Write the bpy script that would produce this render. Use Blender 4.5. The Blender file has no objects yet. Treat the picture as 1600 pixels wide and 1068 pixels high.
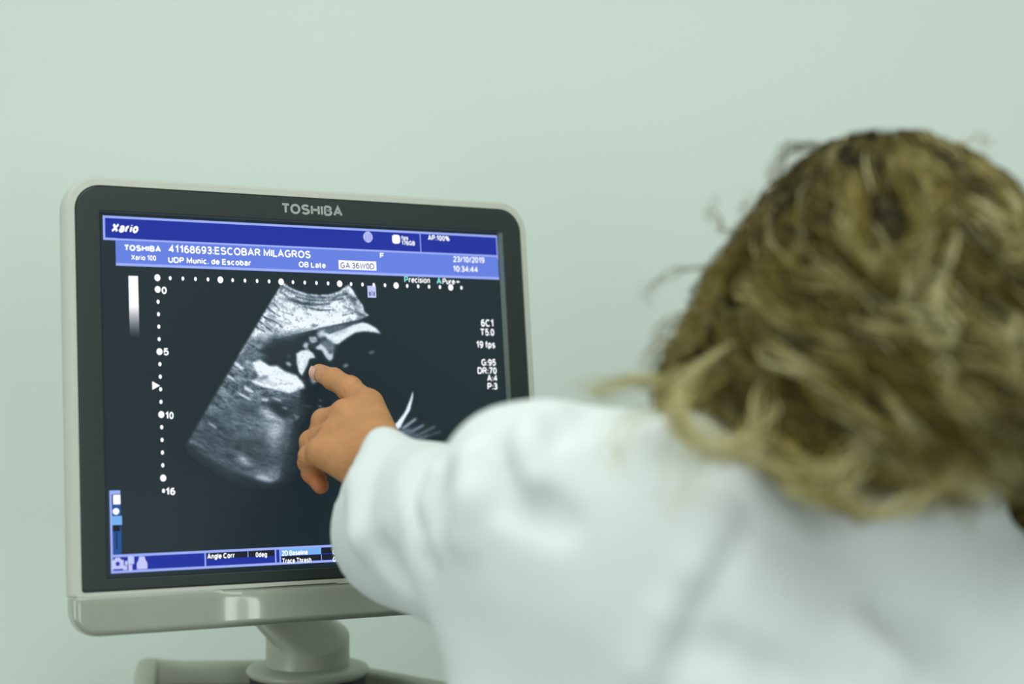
import bpy, bmesh, math, random
import numpy as np
from mathutils import Vector, Matrix

C = bpy.context.scene.collection
rng = np.random.default_rng(7)
random.seed(7)

# ------------------------------------------------------------------ camera
CAM = np.array([0.0, 0.0, 1.47])
FPX = 2550.0
cd = bpy.data.cameras.new('camera')
cd.sensor_width = 36.0
cd.lens = FPX * 36.0 / 1600.0
cd.clip_start = 0.05
cd.dof.use_dof = True
cd.dof.focus_distance = 1.44
cd.dof.aperture_fstop = 2.15
cam = bpy.data.objects.new('camera', cd)
C.objects.link(cam)
cam.location = CAM
cam.rotation_euler = (math.pi / 2, 0, 0)
sc = bpy.context.scene
sc.camera = cam
sc.view_settings.view_transform = 'Standard'
sc.view_settings.look = 'None'
sc.view_settings.gamma = 1.0
sc.view_settings.use_curve_mapping = False
sc.view_settings.exposure = 0.0

# ------------------------------------------------------------------ light
w = bpy.data.worlds.new('world')
sc.world = w
w.use_nodes = True
w.node_tree.nodes['Background'].inputs[0].default_value = (0.82, 0.95, 0.90, 1)
w.node_tree.nodes['Background'].inputs[1].default_value = 0.27


def area(name, loc, target, sx, sy, power, col):
    l = bpy.data.lights.new(name, 'AREA')
    l.shape = 'RECTANGLE'
    l.size, l.size_y = sx, sy
    l.energy = power
    l.color = col
    o = bpy.data.objects.new(name, l)
    C.objects.link(o)
    o.location = loc
    d = Vector(target) - Vector(loc)
    o.rotation_euler = d.to_track_quat('-Z', 'Y').to_euler()
    return o


area('ceiling_lamp_light', (0.1, 0.6, 2.68), (0.1, 0.6, 0), 1.6, 1.0, 17, (0.93, 1.0, 0.96))
area('window_light', (-2.3, -0.3, 1.45), (0.1, 1.1, 1.2), 1.4, 1.3, 26, (0.92, 1.0, 0.98))
area('rear_fill_light', (0.95, -1.4, 1.65), (-0.2, 1.4, 1.3), 0.5, 1.2, 15, (0.93, 1.0, 0.98))  # added lamp: fills the back and gives the chin its highlight


# ------------------------------------------------------------------ helpers
def P(px, py, d):
    """point of the room seen at photo pixel px,py at depth d (metres along +Y)"""
    return np.array([(px - 800) / FPX * d, d, 1.47 - (py - 534) / FPX * d])


def srgb(r, g, b):
    return tuple(((c / 255) / 12.92 if c / 255 <= 0.04045 else ((c / 255 + 0.055) / 1.055) ** 2.4) for c in (r, g, b))


MATS = {}


def mat(name, col, rough=0.5, metal=0.0, spec=0.5, noise=0.0, nscale=60, emit=None, es=1.0, bump=0.0, bscale=300,
        attr=None, sss=0.0, coat=0.0, sheen=0.0):
    m = bpy.data.materials.new(name)
    m.use_nodes = True
    nt = m.node_tree
    b = nt.nodes['Principled BSDF']
    b.inputs['Roughness'].default_value = rough
    b.inputs['Metallic'].default_value = metal
    b.inputs['Specular IOR Level'].default_value = spec
    b.inputs['Coat Weight'].default_value = coat
    b.inputs['Sheen Weight'].default_value = sheen
    src = None
    if attr:
        a = nt.nodes.new('ShaderNodeAttribute')
        a.attribute_name = attr
        src = a.outputs['Color']
    tc = nt.nodes.new('ShaderNodeTexCoord')
    if noise > 0:
        n = nt.nodes.new('ShaderNodeTexNoise')
        n.inputs['Scale'].default_value = nscale
        n.inputs['Detail'].default_value = 5
        nt.links.new(tc.outputs['Object'], n.inputs['Vector'])
        mr = nt.nodes.new('ShaderNodeMapRange')
        mr.inputs['To Min'].default_value = 1 - noise
        mr.inputs['To Max'].default_value = 1 + noise
        nt.links.new(n.outputs['Fac'], mr.inputs['Value'])
        mx = nt.nodes.new('ShaderNodeVectorMath')
        mx.operation = 'SCALE'
        if src:
            nt.links.new(src, mx.inputs[0])
        else:
            mx.inputs[0].default_value = col
        nt.links.new(mr.outputs[0], mx.inputs['Scale'])
        nt.links.new(mx.outputs[0], b.inputs['Base Color'])
    elif src:
        nt.links.new(src, b.inputs['Base Color'])
    else:
        b.inputs['Base Color'].default_value = (*col, 1)
    if bump > 0:
        n2 = nt.nodes.new('ShaderNodeTexNoise')
        n2.inputs['Scale'].default_value = bscale
        n2.inputs['Detail'].default_value = 4
        nt.links.new(tc.outputs['Object'], n2.inputs['Vector'])
        bp = nt.nodes.new('ShaderNodeBump')
        bp.inputs['Strength'].default_value = bump
        bp.inputs['Distance'].default_value = 0.002
        nt.links.new(n2.outputs['Fac'], bp.inputs['Height'])
        nt.links.new(bp.outputs[0], b.inputs['Normal'])
    if sss > 0:
        b.inputs['Subsurface Weight'].default_value = sss
        b.inputs['Subsurface Radius'].default_value = (1.0, 0.35, 0.15)
        b.inputs['Subsurface Scale'].default_value = 0.004
    if emit == 'attr':
        nt.links.new(src, b.inputs['Emission Color'])
        b.inputs['Emission Strength'].default_value = es
        for l in list(b.inputs['Base Color'].links):
            nt.links.remove(l)
        b.inputs['Base Color'].default_value = (0.01, 0.01, 0.01, 1)
    elif emit:
        b.inputs['Emission Color'].default_value = (*emit, 1)
        b.inputs['Emission Strength'].default_value = es
    MATS[name] = m
    return m


def emis(name, rgb, es=1.0):
    return mat(name, (0.01, 0.01, 0.01), rough=0.6, spec=0.0, emit=srgb(*rgb), es=es)


def link(name, me, m=None, parent=None, smooth=True):
    if m is not None:
        me.materials.clear()
        me.materials.append(m)
    if smooth:
        me.polygons.foreach_set('use_smooth', np.ones(len(me.polygons), bool))
    o = bpy.data.objects.new(name, me)
    C.objects.link(o)
    if parent is not None:
        o.parent = parent
    return o


def mesh_np(name, V, F):
    me = bpy.data.meshes.new(name)
    V = np.asarray(V, np.float32)
    F = np.asarray(F, np.int32)
    k = F.shape[1]
    me.vertices.add(len(V))
    me.vertices.foreach_set('co', V.ravel())
    me.loops.add(F.size)
    me.loops.foreach_set('vertex_index', F.ravel())
    me.polygons.add(len(F))
    me.polygons.foreach_set('loop_start', np.arange(0, F.size, k, dtype=np.int32))
    me.polygons.foreach_set('loop_total', np.full(len(F), k, np.int32))
    me.update()
    me.validate()
    return me


def set_col(me, cols, name='tint'):
    a = me.color_attributes.new(name, 'FLOAT_COLOR', 'POINT')
    c4 = np.ones((len(me.vertices), 4), np.float32)
    c4[:, :3] = cols
    a.data.foreach_set('color', c4.ravel())


def empty(name, loc, label=None, cat=None, group=None):
    o = bpy.data.objects.new(name, None)
    o.empty_display_size = 0.05
    C.objects.link(o)
    o.location = loc
    if label:
        o['label'] = label
        o['category'] = cat
    if group:
        o['group'] = group
    return o


def structure(o):
    o['kind'] = 'structure'
    return o


def box_mesh(name, lo, hi, bevel=0.0, seg=3):
    bm = bmesh.new()
    bmesh.ops.create_cube(bm, size=1)
    lo, hi = Vector(lo), Vector(hi)
    for v in bm.verts:
        v.co = Vector([(lo[i] + hi[i]) / 2 + v.co[i] * (hi[i] - lo[i]) for i in range(3)])
    if bevel:
        bmesh.ops.bevel(bm, geom=bm.edges[:], offset=bevel, segments=seg, affect='EDGES', profile=0.5)
    me = bpy.data.meshes.new(name)
    bm.to_mesh(me)
    bm.free()
    return me


def loft(name, loops, cap0=True, cap1=True):
    """bridge loops (k,n,3) into one mesh"""
    L = np.asarray(loops, float)
    k, n, _ = L.shape
    bm = bmesh.new()
    vs = [[bm.verts.new(p) for p in l] for l in L]
    for a in range(k - 1):
        for i in range(n):
            j = (i + 1) % n
            bm.faces.new((vs[a][i], vs[a][j], vs[a + 1][j], vs[a + 1][i]))
    if cap0:
        bm.faces.new(vs[0])
    if cap1:
        bm.faces.new(vs[-1][::-1])
    bmesh.ops.recalc_face_normals(bm, faces=bm.faces[:])
    me = bpy.data.meshes.new(name)
    bm.to_mesh(me)
    bm.free()
    return me


def auto_smooth(o, ang=35):
    me = o.data
    bm = bmesh.new()
    bm.from_mesh(me)
    for e in bm.edges:
        if len(e.link_faces) == 2 and e.calc_face_angle(0) > math.radians(ang):
            e.smooth = False
    bm.to_mesh(me)
    bm.free()


def lathe(name, prof, centre, n=64):
    loops = []
    for r, z in prof:
        a = np.linspace(0, 2 * math.pi, n, endpoint=False)
        loops.append(np.c_[centre[0] + r * np.cos(a), centre[1] + r * np.sin(a), np.full(n, centre[2] + z)])
    return loft(name, loops)


# ---- signed distance fields and surface nets
def rcone(X, a, b, ra, rb):
    a = np.asarray(a, np.float32)
    b = np.asarray(b, np.float32)
    ba = b - a
    l2 = float(ba @ ba) + 1e-12
    t = np.clip(((X - a) @ ba) / l2, 0, 1)
    d = X - a - t[..., None] * ba
    return np.sqrt((d * d).sum(-1)) - (ra + (rb - ra) * t)


def ellip(X, c, r, R=None):
    d = X - np.asarray(c, np.float32)
    if R is not None:
        d = d @ np.asarray(R, np.float32)
    r = np.asarray(r, np.float32)
    k0 = np.sqrt(((d / r) ** 2).sum(-1))
    k1 = np.sqrt(((d / (r * r)) ** 2).sum(-1)) + 1e-9
    return k0 * (k0 - 1) / k1


def smin(a, b, k):
    h = np.clip(0.5 + 0.5 * (b - a) / k, 0, 1)
    return b + (a - b) * h - k * h * (1 - h)


def ssub(a, b, k):
    """carve b out of a"""
    return -smin(-a, b, k)


def grid(lo, hi, h):
    ax = [np.arange(lo[i], hi[i] + h, h, dtype=np.float32) for i in range(3)]
    return np.stack(np.meshgrid(*ax, indexing='ij'), -1)


def field(fn, lo, hi, h):
    lo = np.asarray(lo, np.float32)
    ax = [np.arange(lo[i], hi[i] + h, h, dtype=np.float32) for i in range(3)]
    out = np.empty([len(a) for a in ax], np.float32)
    step = max(1, int(600000 / (len(ax[1]) * len(ax[2]))))
    for s in range(0, len(ax[0]), step):
        G = np.stack(np.meshgrid(ax[0][s:s + step], ax[1], ax[2], indexing='ij'), -1)
        out[s:s + step] = fn(G)
    return out, lo


def surface_nets(f, lo, h):
    nx, ny, nz = f.shape
    s = (f < 0)
    cs = [(i, j, k) for i in (0, 1) for j in (0, 1) for k in (0, 1)]
    cnt = np.zeros((nx - 1, ny - 1, nz - 1), np.int8)
    for i, j, k in cs:
        cnt += s[i:nx - 1 + i, j:ny - 1 + j, k:nz - 1 + k]
    act = np.argwhere((cnt > 0) & (cnt < 8))
    idx = np.full((nx - 1, ny - 1, nz - 1), -1, np.int32)
    idx[act[:, 0], act[:, 1], act[:, 2]] = np.arange(len(act))
    vals = {c: f[act[:, 0] + c[0], act[:, 1] + c[1], act[:, 2] + c[2]] for c in cs}
    acc = np.zeros((len(act), 3), np.float64)
    n = np.zeros(len(act))
    for c in cs:
        for ax in range(3):
            if c[ax] == 0:
                d = list(c)
                d[ax] = 1
                d = tuple(d)
                a, b = vals[c], vals[d]
                m = (a < 0) != (b < 0)
                t = np.where(m, a / np.where(m, a - b, 1), 0)
                p = np.tile(np.array(c, float), (len(act), 1))
                p[:, ax] = t
                acc += p * m[:, None]
                n += m
    V = lo + (act + acc / n[:, None]) * h
    F = []
    for ax in range(3):
        o1, o2 = [(1, 2), (2, 0), (0, 1)][ax]
        sl0 = [slice(None)] * 3
        sl1 = [slice(None)] * 3
        sl0[ax] = slice(0, -1)
        sl1[ax] = slice(1, None)
        a, b = s[tuple(sl0)], s[tuple(sl1)]
        e = np.argwhere(a != b)
        e = e[(e[:, o1] > 0) & (e[:, o2] > 0) & (e[:, o1] < f.shape[o1] - 1) & (e[:, o2] < f.shape[o2] - 1)]
        flip = a[e[:, 0], e[:, 1], e[:, 2]]
        q = []
        for d1, d2 in ((0, 0), (1, 0), (1, 1), (0, 1)):
            c = e.copy()
            c[:, o1] -= 1 - d1
            c[:, o2] -= 1 - d2
            q.append(idx[c[:, 0], c[:, 1], c[:, 2]])
        q = np.stack(q, 1)
        q[~flip] = q[~flip][:, ::-1]
        F.append(q)
    F = np.concatenate(F)
    F = F[(F >= 0).all(1)]
    return V, F


def sdf_mesh(name, fn, lo, hi, h):
    f, l = field(fn, lo, hi, h)
    V, F = surface_nets(f, l, h)
    return V, F


def hit(fn, px, py, d0=0.7, d1=1.4):
    """first point of a field met along the sight line of a pixel"""
    dep = np.linspace(d0, d1, 700)
    pts = np.array([P(px, py, d) for d in dep], np.float32)
    v = fn(pts)
    i = np.argmax(v < 0)
    return pts[i] if v[i] < 0 else None


# ------------------------------------------------------------------ materials
M_wall = mat('wall_paint', (0.76, 0.82, 0.775), rough=0.75, spec=0.2, noise=0.015, nscale=1.5, bump=0.05, bscale=200)
M_ceil = mat('ceiling_paint', (0.8, 0.83, 0.8), rough=0.9, spec=0.1, noise=0.02, nscale=3)
M_floor = mat('floor_vinyl', (0.42, 0.45, 0.42), rough=0.4, noise=0.12, nscale=25)
M_plastic = mat('housing_plastic', srgb(200, 201, 190), rough=0.42, noise=0.03, nscale=200)
M_chin = mat('chin_plastic', srgb(158, 162, 148), rough=0.2, noise=0.02, nscale=200, coat=0.3)
M_bezel = mat('bezel_plastic', srgb(45, 53, 51), rough=0.45, spec=0.35, noise=0.06, nscale=300)
M_lip = mat('bezel_lip', srgb(104, 118, 112), rough=0.35)  # lighter than the bezel: light on the inner edge put into its colour
M_glass = mat('screen_panel', (0.006, 0.008, 0.01), rough=0.28, spec=0.35, emit=srgb(24, 38, 44), es=1.0)
M_logo = mat('logo_paint', srgb(162, 172, 168), rough=0.4)
M_arm = mat('arm_plastic', srgb(172, 176, 160), rough=0.38, noise=0.03, nscale=150, coat=0.1)
M_dark = mat('dark_rubber', srgb(52, 58, 56), rough=0.6)
M_grey = mat('console_grey', srgb(120, 125, 120), rough=0.5, noise=0.05, nscale=120)
M_cart = mat('cart_plastic', srgb(186, 190, 172), rough=0.5, noise=0.03, nscale=90)
M_coat = mat('coat_cotton', (0.74, 0.78, 0.77), rough=0.85, spec=0.15, noise=0.02, nscale=40, bump=0.15, bscale=900, sheen=0.15)
M_trouser = mat('trouser_cotton', (0.12, 0.15, 0.2), rough=0.9, noise=0.08, nscale=80)
M_shoe = mat('shoe_leather', (0.6, 0.62, 0.6), rough=0.4, noise=0.05)
M_skin = mat('skin', (0.5, 0.3, 0.2), rough=0.5, spec=0.35, attr='tint', noise=0.22, nscale=55, bump=0.5, bscale=260, sss=0.12)
M_hair = mat('hair_strands', (0.2, 0.15, 0.06), rough=0.5, spec=0.3, attr='tint')
M_wheel = mat('wheel_rubber', (0.03, 0.03, 0.03), rough=0.6)

# ------------------------------------------------------------------ room
def slab(name, lo, hi, m):
    return structure(link(name, box_mesh(name, lo, hi), m, smooth=False))


slab('floor', (-2.5, -1.5, -0.1), (2.6, 2.06, 0), M_floor)
slab('wall_back', (-2.5, 1.96, 0), (2.6, 2.06, 2.75), M_wall)
slab('wall_left', (-2.6, -1.5, 0), (-2.5, 2.06, 2.75), M_wall)
slab('wall_right', (2.6, -1.5, 0), (2.7, 2.06, 2.75), M_wall)
slab('ceiling', (-2.6, -1.5, 2.75), (2.7, 2.06, 2.85), M_ceil)
slab('baseboard_back', (-2.5, 1.945, 0), (2.6, 1.96, 0.09), M_plastic)

# ------------------------------------------------------------------ monitor
RC = np.array([[0.88225721, 0.05403739, -0.46765604],
               [0.01476818, 0.98972446, 0.14222304],
               [0.47053598, -0.13238373, 0.87239351]])
TC = np.array([-0.17203799, 0.04464111, 1.44855593])


def inv(px, py, w=0.0):
    """photo pixel -> (u, v) in metres on the plane of the screen, v upwards"""
    d = np.array([(px - 800) / FPX, (py - 534) / FPX, 1.0])
    n = RC[:, 2]
    t = TC + n * w
    s = (n @ t) / (n @ d)
    q = RC.T @ (d * s - t)
    return q[0], -q[1]


B = np.array([[1, 0, 0], [0, 0, 1], [0, -1, 0]], float)          # camera axes -> room axes
Rw = np.stack([B @ RC[:, 0], B @ RC[:, 2], -(B @ RC[:, 1])], 1)  # local x, y (away), z (up)
mon = empty('ultrasound_monitor', (0, 0, 0),
            'beige flat monitor with dark bezel showing a grey ultrasound scan',
            'monitor')
MW = Matrix(Rw.tolist()).to_4x4()
MW.translation = Vector(B @ TC + CAM)
mon.matrix_world = MW
bpy.context.view_layer.update()
MWn = np.array(MW)
MWi = np.linalg.inv(MWn)


def to_local(p):
    return (MWi @ np.append(p, 1))[:3]


def rr(u0, u1, v0, v1, rt, rb, y, n=10):
    """rounded rectangle loop; v0 bottom, v1 top; rt/rb corner radii top and bottom"""
    pts = []
    for cx, cz, r, a0 in ((u1 - rt, v1 - rt, rt, 0), (u0 + rt, v1 - rt, rt, 90), (u0 + rb, v0 + rb, rb, 180), (u1 - rb, v0 + rb, rb, 270)):
        for i in range(n + 1):
            a = math.radians(a0 + 90 * i / n)
            pts.append((cx + r * math.cos(a), y, cz + r * math.sin(a)))
    return pts


mm = 0.001


def fs(loops):
    # the frame stands 4 mm proud of the panel
    return [[(p[0] - .0018, p[1] - .0040, p[2] - .0005) for p in l] for l in loops]


# light frame around the dark bezel and the rounded back shell
loops = [rr(-.2105, .2125, -.1635, .1755, .022, .003, .0030),
         rr(-.2110, .2130, -.1640, .1760, .022, .003, -.0008),
         rr(-.2160, .2180, -.1672, .1810, .026, .003, -.0008),
         rr(-.2185, .2205, -.1674, .1835, .028, .003, .0030),
         rr(-.2195, .2215, -.1674, .1845, .029, .003, .0100),
         rr(-.2190, .2210, -.1674, .1840, .029, .003, .0190),
         rr(-.2130, .2150, -.1674, .1780, .030, .006, .0250),
         rr(-.1700, .1720, -.1600, .1500, .035, .03, .0330),
         rr(-.1500, .1520, -.1500, .1300, .035, .03, .0560),
         rr(-.1400, .1420, -.1400, .1200, .035, .03, .0620)]
o = link('housing', loft('housing', fs(loops), cap0=False), M_plastic, mon)
auto_smooth(o, 50)
# dark bezel with a chamfered opening
loops = [rr(-.2103, .2123, -.1633, .1753, .0215, .003, .0060),
         rr(-.2103, .2123, -.1633, .1753, .0215, .003, .0000),
         rr(-.2093, .2113, -.1623, .1743, .0210, .003, -.0010),
         rr(-.2088, .2108, -.1618, .1738, .0207, .003, -.00102),
         rr(-.1908, .1938, -.1548, .1548, .002, .002, -.00102),
         rr(-.1905, .1935, -.1545, .1545, .002, .002, -.0010),
         rr(-.1900, .1930, -.1540, .1540, .002, .002, -.0004)]
o = link('bezel', loft('bezel', fs(loops), cap0=False, cap1=False), M_bezel, mon)
auto_smooth(o, 40)
loops = [rr(-.1900, .1930, -.1540, .1540, .002, .002, -.0004),
         rr(-.1898, .1908, -.1536, .1536, .002, .002, .0048)]
o = link('bezel_lip', loft('bezel_lip', fs(loops), cap0=False, cap1=False), M_lip, mon)
o['label'] = 'inner edge of the dark bezel, coloured lighter grey as if lit'
# chin below the seam, bowed towards the viewer
CU0, CU1, CZ0, CZ1, CR = -.2185, .2205, -.1995, -.1680, .022
ed_ = np.array([0, .0003, .0008, .0015, .0025, .0035, .005, .0065, .0085, .011, .014, .018, .022])
us = np.concatenate([CU0 + ed_, np.linspace(CU0 + .026, CU1 - .026, 130), (CU1 - ed_)[::-1]])
sv_ = np.array([0, .0003, .0008, .0015, .0025, .0035, .005, .0065, .0085, .011, .015, .02, .025, .029, .0315])
sv_ = sv_ / sv_[-1]
Vq, Fq = [], []
for u in us:
    dx = min(u - CU0, CU1 - u)
    zb_ = CZ0 + (CR - math.sqrt(max(0, CR * CR - (CR - dx) ** 2)) if dx < CR else 0)
    zb_ = min(zb_, CZ1 - .004)
    for q in sv_:
        z_ = zb_ + (CZ1 - zb_) * q
        e_ = max(0, 1 - min(dx, z_ - zb_ + .0001) / .006)
        e2 = max(0, 1 - (CZ1 - z_) / .0012)
        bw = .0085 * (.5 - .5 * math.cos(min(max((.102 - abs(u)) / .050, 0), 1) * math.pi))
        bw *= min(1, (z_ - CZ0) / .004) * min(1, (CZ1 - z_) / .003 + .0)
        y_ = -.0014 - bw + .006 * (1 - math.sqrt(1 - e_ * e_)) + .001 * e2
        Vq.append((u - .0018, y_ - .004, z_ - .0005))
nu, nq = len(us), len(sv_)
for i in range(nu - 1):
    for j in range(nq - 1):
        a_ = i * nq + j
        Fq.append((a_, a_ + nq, a_ + nq + 1, a_ + 1))
# outline walls to the back, and the back itself
ring = [i * nq for i in range(nu)] + [(nu - 1) * nq + j for j in range(1, nq)] + [i * nq + nq - 1 for i in range(nu - 2, -1, -1)] + [j for j in range(nq - 2, 0, -1)]
b0_ = len(Vq)
for r_ in ring:
    Vq.append((Vq[r_][0] * .995, .018, Vq[r_][2]))
for k in range(len(ring)):
    k2 = (k + 1) % len(ring)
    Fq.append((ring[k2], ring[k], b0_ + k, b0_ + k2))
o = link('chin', mesh_np('chin', Vq, Fq), M_chin, mon)
auto_smooth(o, 50)
bk = loft('chin_back', [[(Vq[b0_ + k][0], .018, Vq[b0_ + k][2]) for k in range(len(ring))], [(Vq[b0_ + k][0] * .97, .022, -.184 + (Vq[b0_ + k][2] + .184) * .8) for k in range(len(ring))]], cap0=False)
link('chin_back', bk, M_chin, mon)

# ---- panel
scr = link('screen', box_mesh('screen', (-.1900, .0008, -.1535), (.1900, .0040, .1535)), M_glass, mon, smooth=False)


def quad_mesh(quads, y):
    bm = bmesh.new()
    for q in quads:
        vs = []
        for (px, py) in q:
            u, v = inv(px, py)
            vs.append(bm.verts.new((u, y, v)))
        bm.faces.new(vs)
    bmesh.ops.recalc_face_normals(bm, faces=bm.faces[:])
    for f in bm.faces:
        if f.normal.y > 0:
            f.normal_flip()
    me = bpy.data.meshes.new('quads')
    bm.to_mesh(me)
    bm.free()
    return me


def uv_quads(rects, y):
    bm = bmesh.new()
    for (u0, v0, u1, v1) in rects:
        vs = [bm.verts.new(p) for p in ((u0, y, v0), (u1, y, v0), (u1, y, v1), (u0, y, v1))]
        bm.faces.new(vs)
    me = bpy.data.meshes.new('rects')
    bm.to_mesh(me)
    bm.free()
    return me


E_blue = emis('lcd_deep_blue', (34, 52, 160))
E_peri = emis('lcd_periwinkle', (104, 130, 226))
E_line = emis('lcd_line', (158, 176, 250))
E_white = emis('lcd_white', (250, 253, 255), 1.15)
E_lav = emis('lcd_lavender', (196, 202, 250))
E_black = emis('lcd_black', (30, 34, 44))
E_teal = emis('lcd_teal', (140, 236, 232))
E_cyan = emis('lcd_cyan', (120, 178, 240))
E_mid = emis('lcd_mid_blue', (40, 84, 150))
E_ink = emis('lcd_ink', (84, 92, 140))


def bars(name, rects, y, m):
    for r in rects:
        link(name, uv_quads([r], y), m, scr, False)


def rect_px(x0, y0, x1, y1):
    """axis-aligned screen rectangle from two opposite photo corners"""
    a, b = inv(x0, y0), inv(x1, y1)
    return (min(a[0], b[0]), min(a[1], b[1]), max(a[0], b[0]), max(a[1], b[1]))


SU = .1880
top = inv(160, 336)
vtop = .1505
v_hb = inv(161, 371)[1]                    # bottom of header
v_sb = inv(182, 414)[1]                    # bottom of second band
u_sub = inv(181, 395)[0]
U0 = -.1880
y1, y2, y3, y4 = .0005, .0003, .0001, -.0001
hdr = link('title_bar', uv_quads([(U0 + .001, v_hb, SU - .001, vtop - .001)], y1), E_blue, scr, False)
sub = link('patient_bar', uv_quads([(u_sub, v_sb, SU, v_hb)], y1), E_peri, scr, False)
rects = [(U0, vtop - .0020, SU, vtop), (U0, v_hb - .0018, u_sub + .001, v_hb + .0002), (u_sub, v_hb - .0016, SU, v_hb), (U0, v_hb, U0 + .0018, vtop),
         (SU - .0010, v_hb - .004, SU, vtop), (u_sub, v_sb - .0003, SU, v_sb + .0020)]
ud = inv(657, 375)[0]
rects.append((ud - .0004, v_hb, ud + .0004, vtop))
# bottom tool bar
v_tb1 = inv(176, 866.5)[1]
v_tb0 = inv(175, 895.5)[1]
tb = link('tool_bar', uv_quads([(inv(174, 880)[0], v_tb0, SU, v_tb1)], y1), E_blue, scr, False)
ul = inv(171, 767)[0]
rects += [(ul, v_tb1 - .0020, SU, v_tb1), (ul, v_tb0, SU, v_tb0 + .0020), (ul, v_tb0, ul + .0018, inv(171, 766)[1]),
          (ul, inv(171, 772)[1], inv(188, 768)[0], inv(171, 766)[1])]
ub0, ub1, ub2 = inv(321, 875)[0], inv(431, 870)[0], inv(438, 870)[0]
for u in (ub0, ub1, ub2):
    rects.append((u - .0006, v_tb0, u + .0006, v_tb1))
bars('border_line', rects, y2, E_line)
# fields in the tool bar
h = v_tb1 - v_tb0
r1a, r1b = v_tb0 + h * .52, v_tb1 - .0022
ue = SU - .002
bars('value_field', [(ub0 + .0014, r1a, ub1 - .0012, r1b), (ub2 + .0012, v_tb0 + .0022, ue, v_tb0 + h * .46),
                              (inv(502, 862)[0], r1a, ue, r1b)], y3 - .0001 + .0001, E_black)
link('selected_field', uv_quads([(ub2 + .0008, r1a - .0004, inv(502, 862)[0], r1b + .0006)], y3), E_cyan, scr, False)
bars('field_divider', [(inv(387.5, 868)[0] - .0003, r1a, inv(387.5, 868)[0] + .0003, r1b),
                                (inv(502.5, 878)[0] - .0003, v_tb0 + .0022, inv(502.5, 878)[0] + .0003, v_tb0 + h * .46)], y4, E_line)
# side strip: blue bands, a cyan block and dark blocks
u_s0, u_s1 = inv(174, 800)[0], inv(189, 800)[0]
bars('side_strip', [(u_s0, v_tb1, u_s1, inv(174, 820)[1]), (u_s0, inv(174, 806)[1], u_s1, inv(174, 788)[1])], y1, E_mid)
link('strip_cyan_block', uv_quads([(u_s0, inv(174, 820)[1], u_s1 + .0008, inv(174, 806)[1])], y2), E_cyan, scr, False)
bars('strip_dark_block', [(u_s0 + .001, inv(174, 830)[1], u_s1 - .001, inv(174, 820)[1]),
                               (u_s0 + .0035, inv(174, 858)[1], u_s1 - .0035, inv(174, 832)[1]),
                               (inv(176, 780)[0], inv(176, 787)[1], inv(189, 780)[0], inv(176, 772)[1])], y2, E_black)


def disc_mesh(cs, y, n=18):
    bm = bmesh.new()
    for (u, v, ru, rv) in cs:
        vs = [bm.verts.new((u + ru * math.cos(a), y, v + rv * math.sin(a))) for a in [2 * math.pi * i / n for i in range(n)]]
        bm.faces.new(vs)
    me = bpy.data.meshes.new('discs')
    bm.to_mesh(me)
    bm.free()
    return me


def poly_mesh(polys, y):
    bm = bmesh.new()
    for p in polys:
        vs = [bm.verts.new((u, y, v)) for u, v in p]
        bm.faces.new(vs)
    bmesh.ops.triangulate(bm, faces=bm.faces[:])
    me = bpy.data.meshes.new('polys')
    bm.to_mesh(me)
    bm.free()
    return me


su, sv = inv(182.5, 779.5)
link('strip_icon', uv_quads([(su - .003, sv - .0042, su + .003, sv + .0036)], y3), E_white, scr, False)
su, sv = inv(181.3, 798.5)
link('strip_icon', disc_mesh([(su, sv, .0027, .0027)], y3), E_white, scr, False)
# camera, film and printer icons
cx, cz = inv(184, 880)
S = .0011
cam_poly = [(-7, -5), (7, -5), (7, 3), (4, 3.5), (2.5, 5.5), (-2.5, 5.5), (-4, 3.5), (-7, 3)]
link('toolbar_icon', poly_mesh([[(cx + a * S * .65, cz + b * S * .8) for a, b in cam_poly]], y3), E_lav, scr, False)
link('toolbar_icon_lens', disc_mesh([(cx, cz - .0002, .0018, .0018)], y4), E_blue, scr, False)
cx, cz = inv(201, 880)
ms = link('toolbar_icon', uv_quads([(cx - .0005, cz - .0005, cx + .0046, cz + .0058), (cx - .0046, cz - .0050, cx - .0012, cz - .0016), (cx - .0002, cz - .0058, cx + .0030, cz - .0008), (cx - .0030, cz - .0012, cx - .0008, cz + .0022)], y3), E_lav, scr, False)
cx, cz = inv(222, 879)
link('toolbar_icon', poly_mesh([[(cx + a * mm, cz + b * mm) for a, b in [(-4.4, -5), (4.4, -5), (4.4, 0), (3, 2.2), (2.2, 2.6), (2.2, 5.4), (-2.2, 5.4), (-2.2, 2.6), (-3, 2.2), (-4.4, 0)]]], y3), E_lav, scr, False)
# header icons
cx, cz = inv(575, 370)
link('title_icon', disc_mesh([(cx, cz, .0046, .0052)], y3), E_lav, scr, False)
link('title_icon_bars', uv_quads([(cx - .003 + i * .0018, cz - .0042, cx - .0024 + i * .0018, cz + .0042) for i in range(4)], y4), E_peri, scr, False)
cx, cz = inv(619, 373.5)
link('title_icon', poly_mesh([[(cx + .0040 * np.sign(math.cos(a)) * abs(math.cos(a)) ** .6, cz + .0042 * np.sign(math.sin(a)) * abs(math.sin(a)) ** .6) for a in [2 * math.pi * i / 28 for i in range(28)]]], y3), E_white, scr, False)


def arc(cx, cy, rx, ry, a0, a1, n=12):
    return [(cx + rx * math.cos(math.radians(a0 + (a1 - a0) * i / n)), cy + ry * math.sin(math.radians(a0 + (a1 - a0) * i / n))) for i in range(n + 1)]


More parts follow.
